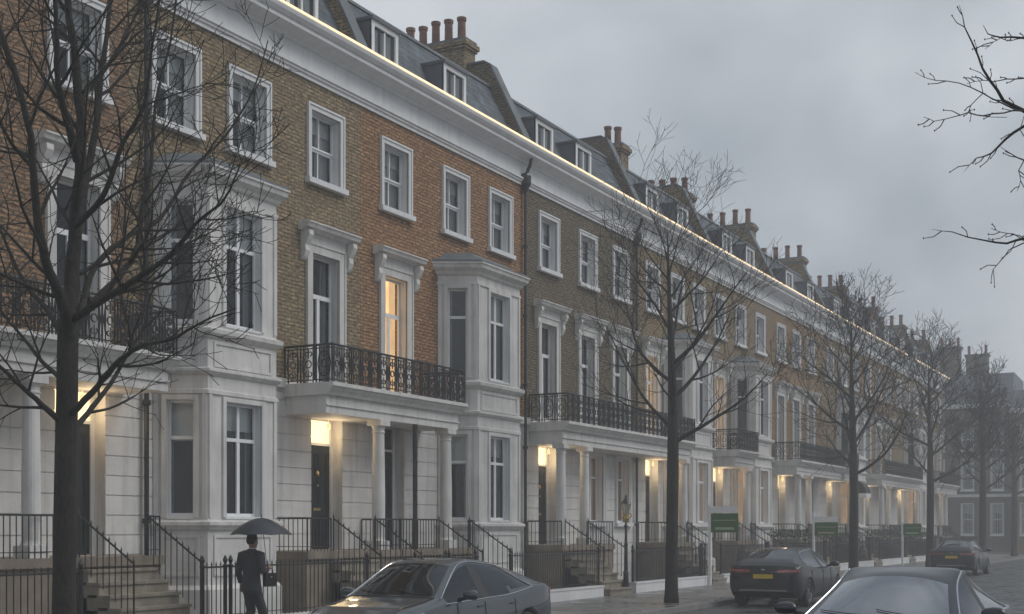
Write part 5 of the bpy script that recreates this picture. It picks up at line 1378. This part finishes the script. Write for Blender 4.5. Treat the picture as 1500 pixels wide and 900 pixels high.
remesh([Rg([(0, .0, 1.64, .066, .075), (0, .0, 1.69, .084, .092), (0, .012, 1.75, .085, .10), (0, .02, 1.80, .072, .092), (0, .018, 1.835, .04, .055)])], 'hair', 'hair', man, .009, 2)
remesh([Rg([(0, .018, 1.545, .068, .068), (0, .022, 1.575, .064, .064)])], 'shirt_collar', 'shirt', man, .006, 1)
uc = Vector(mp_) + Vector((.10, .14, 0))
U = thing('umbrella', 'open black umbrella held over the walking man', 'umbrella', uc, R(12))
b = MB(); zt, zr, Ru = 2.09, 1.80, .54
K = 8; sub = 6; rg = 10
P0 = []
for i in range(rg + 1):
    f = i / rg; row = []
    for k in range(K * sub):
        a = 2 * math.pi * k / (K * sub); ph = (k % sub) / sub; sc = math.sin(math.pi * ph)
        rr = Ru * f * (1 - .05 * sc * f ** 1.5); z = zr + (zt - zr) * (1 - f ** 1.75) + .012 * sc * f ** 2
        row.append((rr * math.cos(a), rr * math.sin(a), z))
    P0.append(row)
nn = K * sub
for dz in (0, -.004):
    i0 = len(b.v)
    for row in P0: b.v += [(x, y, z + dz) for x, y, z in row]
    for i in range(rg):
        for k in range(nn):
            q = (k + 1) % nn; b.f.append((i0 + i * nn + k, i0 + (i + 1) * nn + k, i0 + (i + 1) * nn + q, i0 + i * nn + q)); b.m.append(0)
b.build('canopy', M['umbrella'], U, smooth=True)
b = MB()
for k in range(K): b.tube([tuple(Vector(P0[i][k * sub]) + Vector((0, 0, -.008))) for i in range(0, rg + 1, 2)], .004, 4)
for k in range(K):
    a = 2 * math.pi * k / K; b.tube([(0, 0, 1.80), (Ru * .55 * math.cos(a), Ru * .55 * math.sin(a), zr + (zt - zr) * .72)], .003, 4)
b.build('ribs', M['chrome'], U)
hz = Vector((RHd[0] - .02 - .10, RHd[1] + .06 - .14, 1.17))
b = MB(); b.tube([(hz.x, hz.y, 1.22), (0, 0, zt + .06)], .006, 6); b.build('shaft', M['iron'], U)
b = MB(); b.tube([(hz.x, hz.y, 1.32), (hz.x, hz.y, 1.12), (hz.x + .02, hz.y, 1.08), (hz.x + .05, hz.y, 1.08), (hz.x + .065, hz.y, 1.11)], .014, 8); b.build('handle', M['leather'], U)
Bg = thing('bag', 'small dark bag carried at the right side of the man with the umbrella', 'bag', Vector(mp_) + Vector((.26, .16, .90)), R(-20))
b = MB(); b.box(-.045, .045, -.10, .10, .02, .24); b.box(-.05, .05, -.105, .105, .15, .25); m = b.build('bag_body', M['leather'], Bg)
b = MB(); b.tube([(0, -.07, .25), (0, -.06, .31), (0, 0, .335), (0, .06, .31), (0, .07, .25)], .008, 6); b.build('bag_handle', M['leather'], Bg)
b = MB(); b.box(.051, .056, -.02, .02, .17, .20); b.build('clasp', M['chrome'], Bg)
# ---------------------------------------------------------------- damp evening air
b = MB(); b.box(-405, 405, -305, 505, -1.2, 24.0)
hm = bpy.data.materials.new('damp_air'); hm.use_nodes = True; t = hm.node_tree; t.nodes.clear()
o_ = N(t, 'ShaderNodeOutputMaterial'); vv = N(t, 'ShaderNodeVolumePrincipled', Density=HAZE); vv.inputs['Color'].default_value = (.96, .965, .985, 1); vv.inputs['Anisotropy'].default_value = 0.1
t.links.new(vv.outputs[0], o_.inputs['Volume'])
hz_ = b.build('haze', hm); hz_['kind'] = 'stuff'
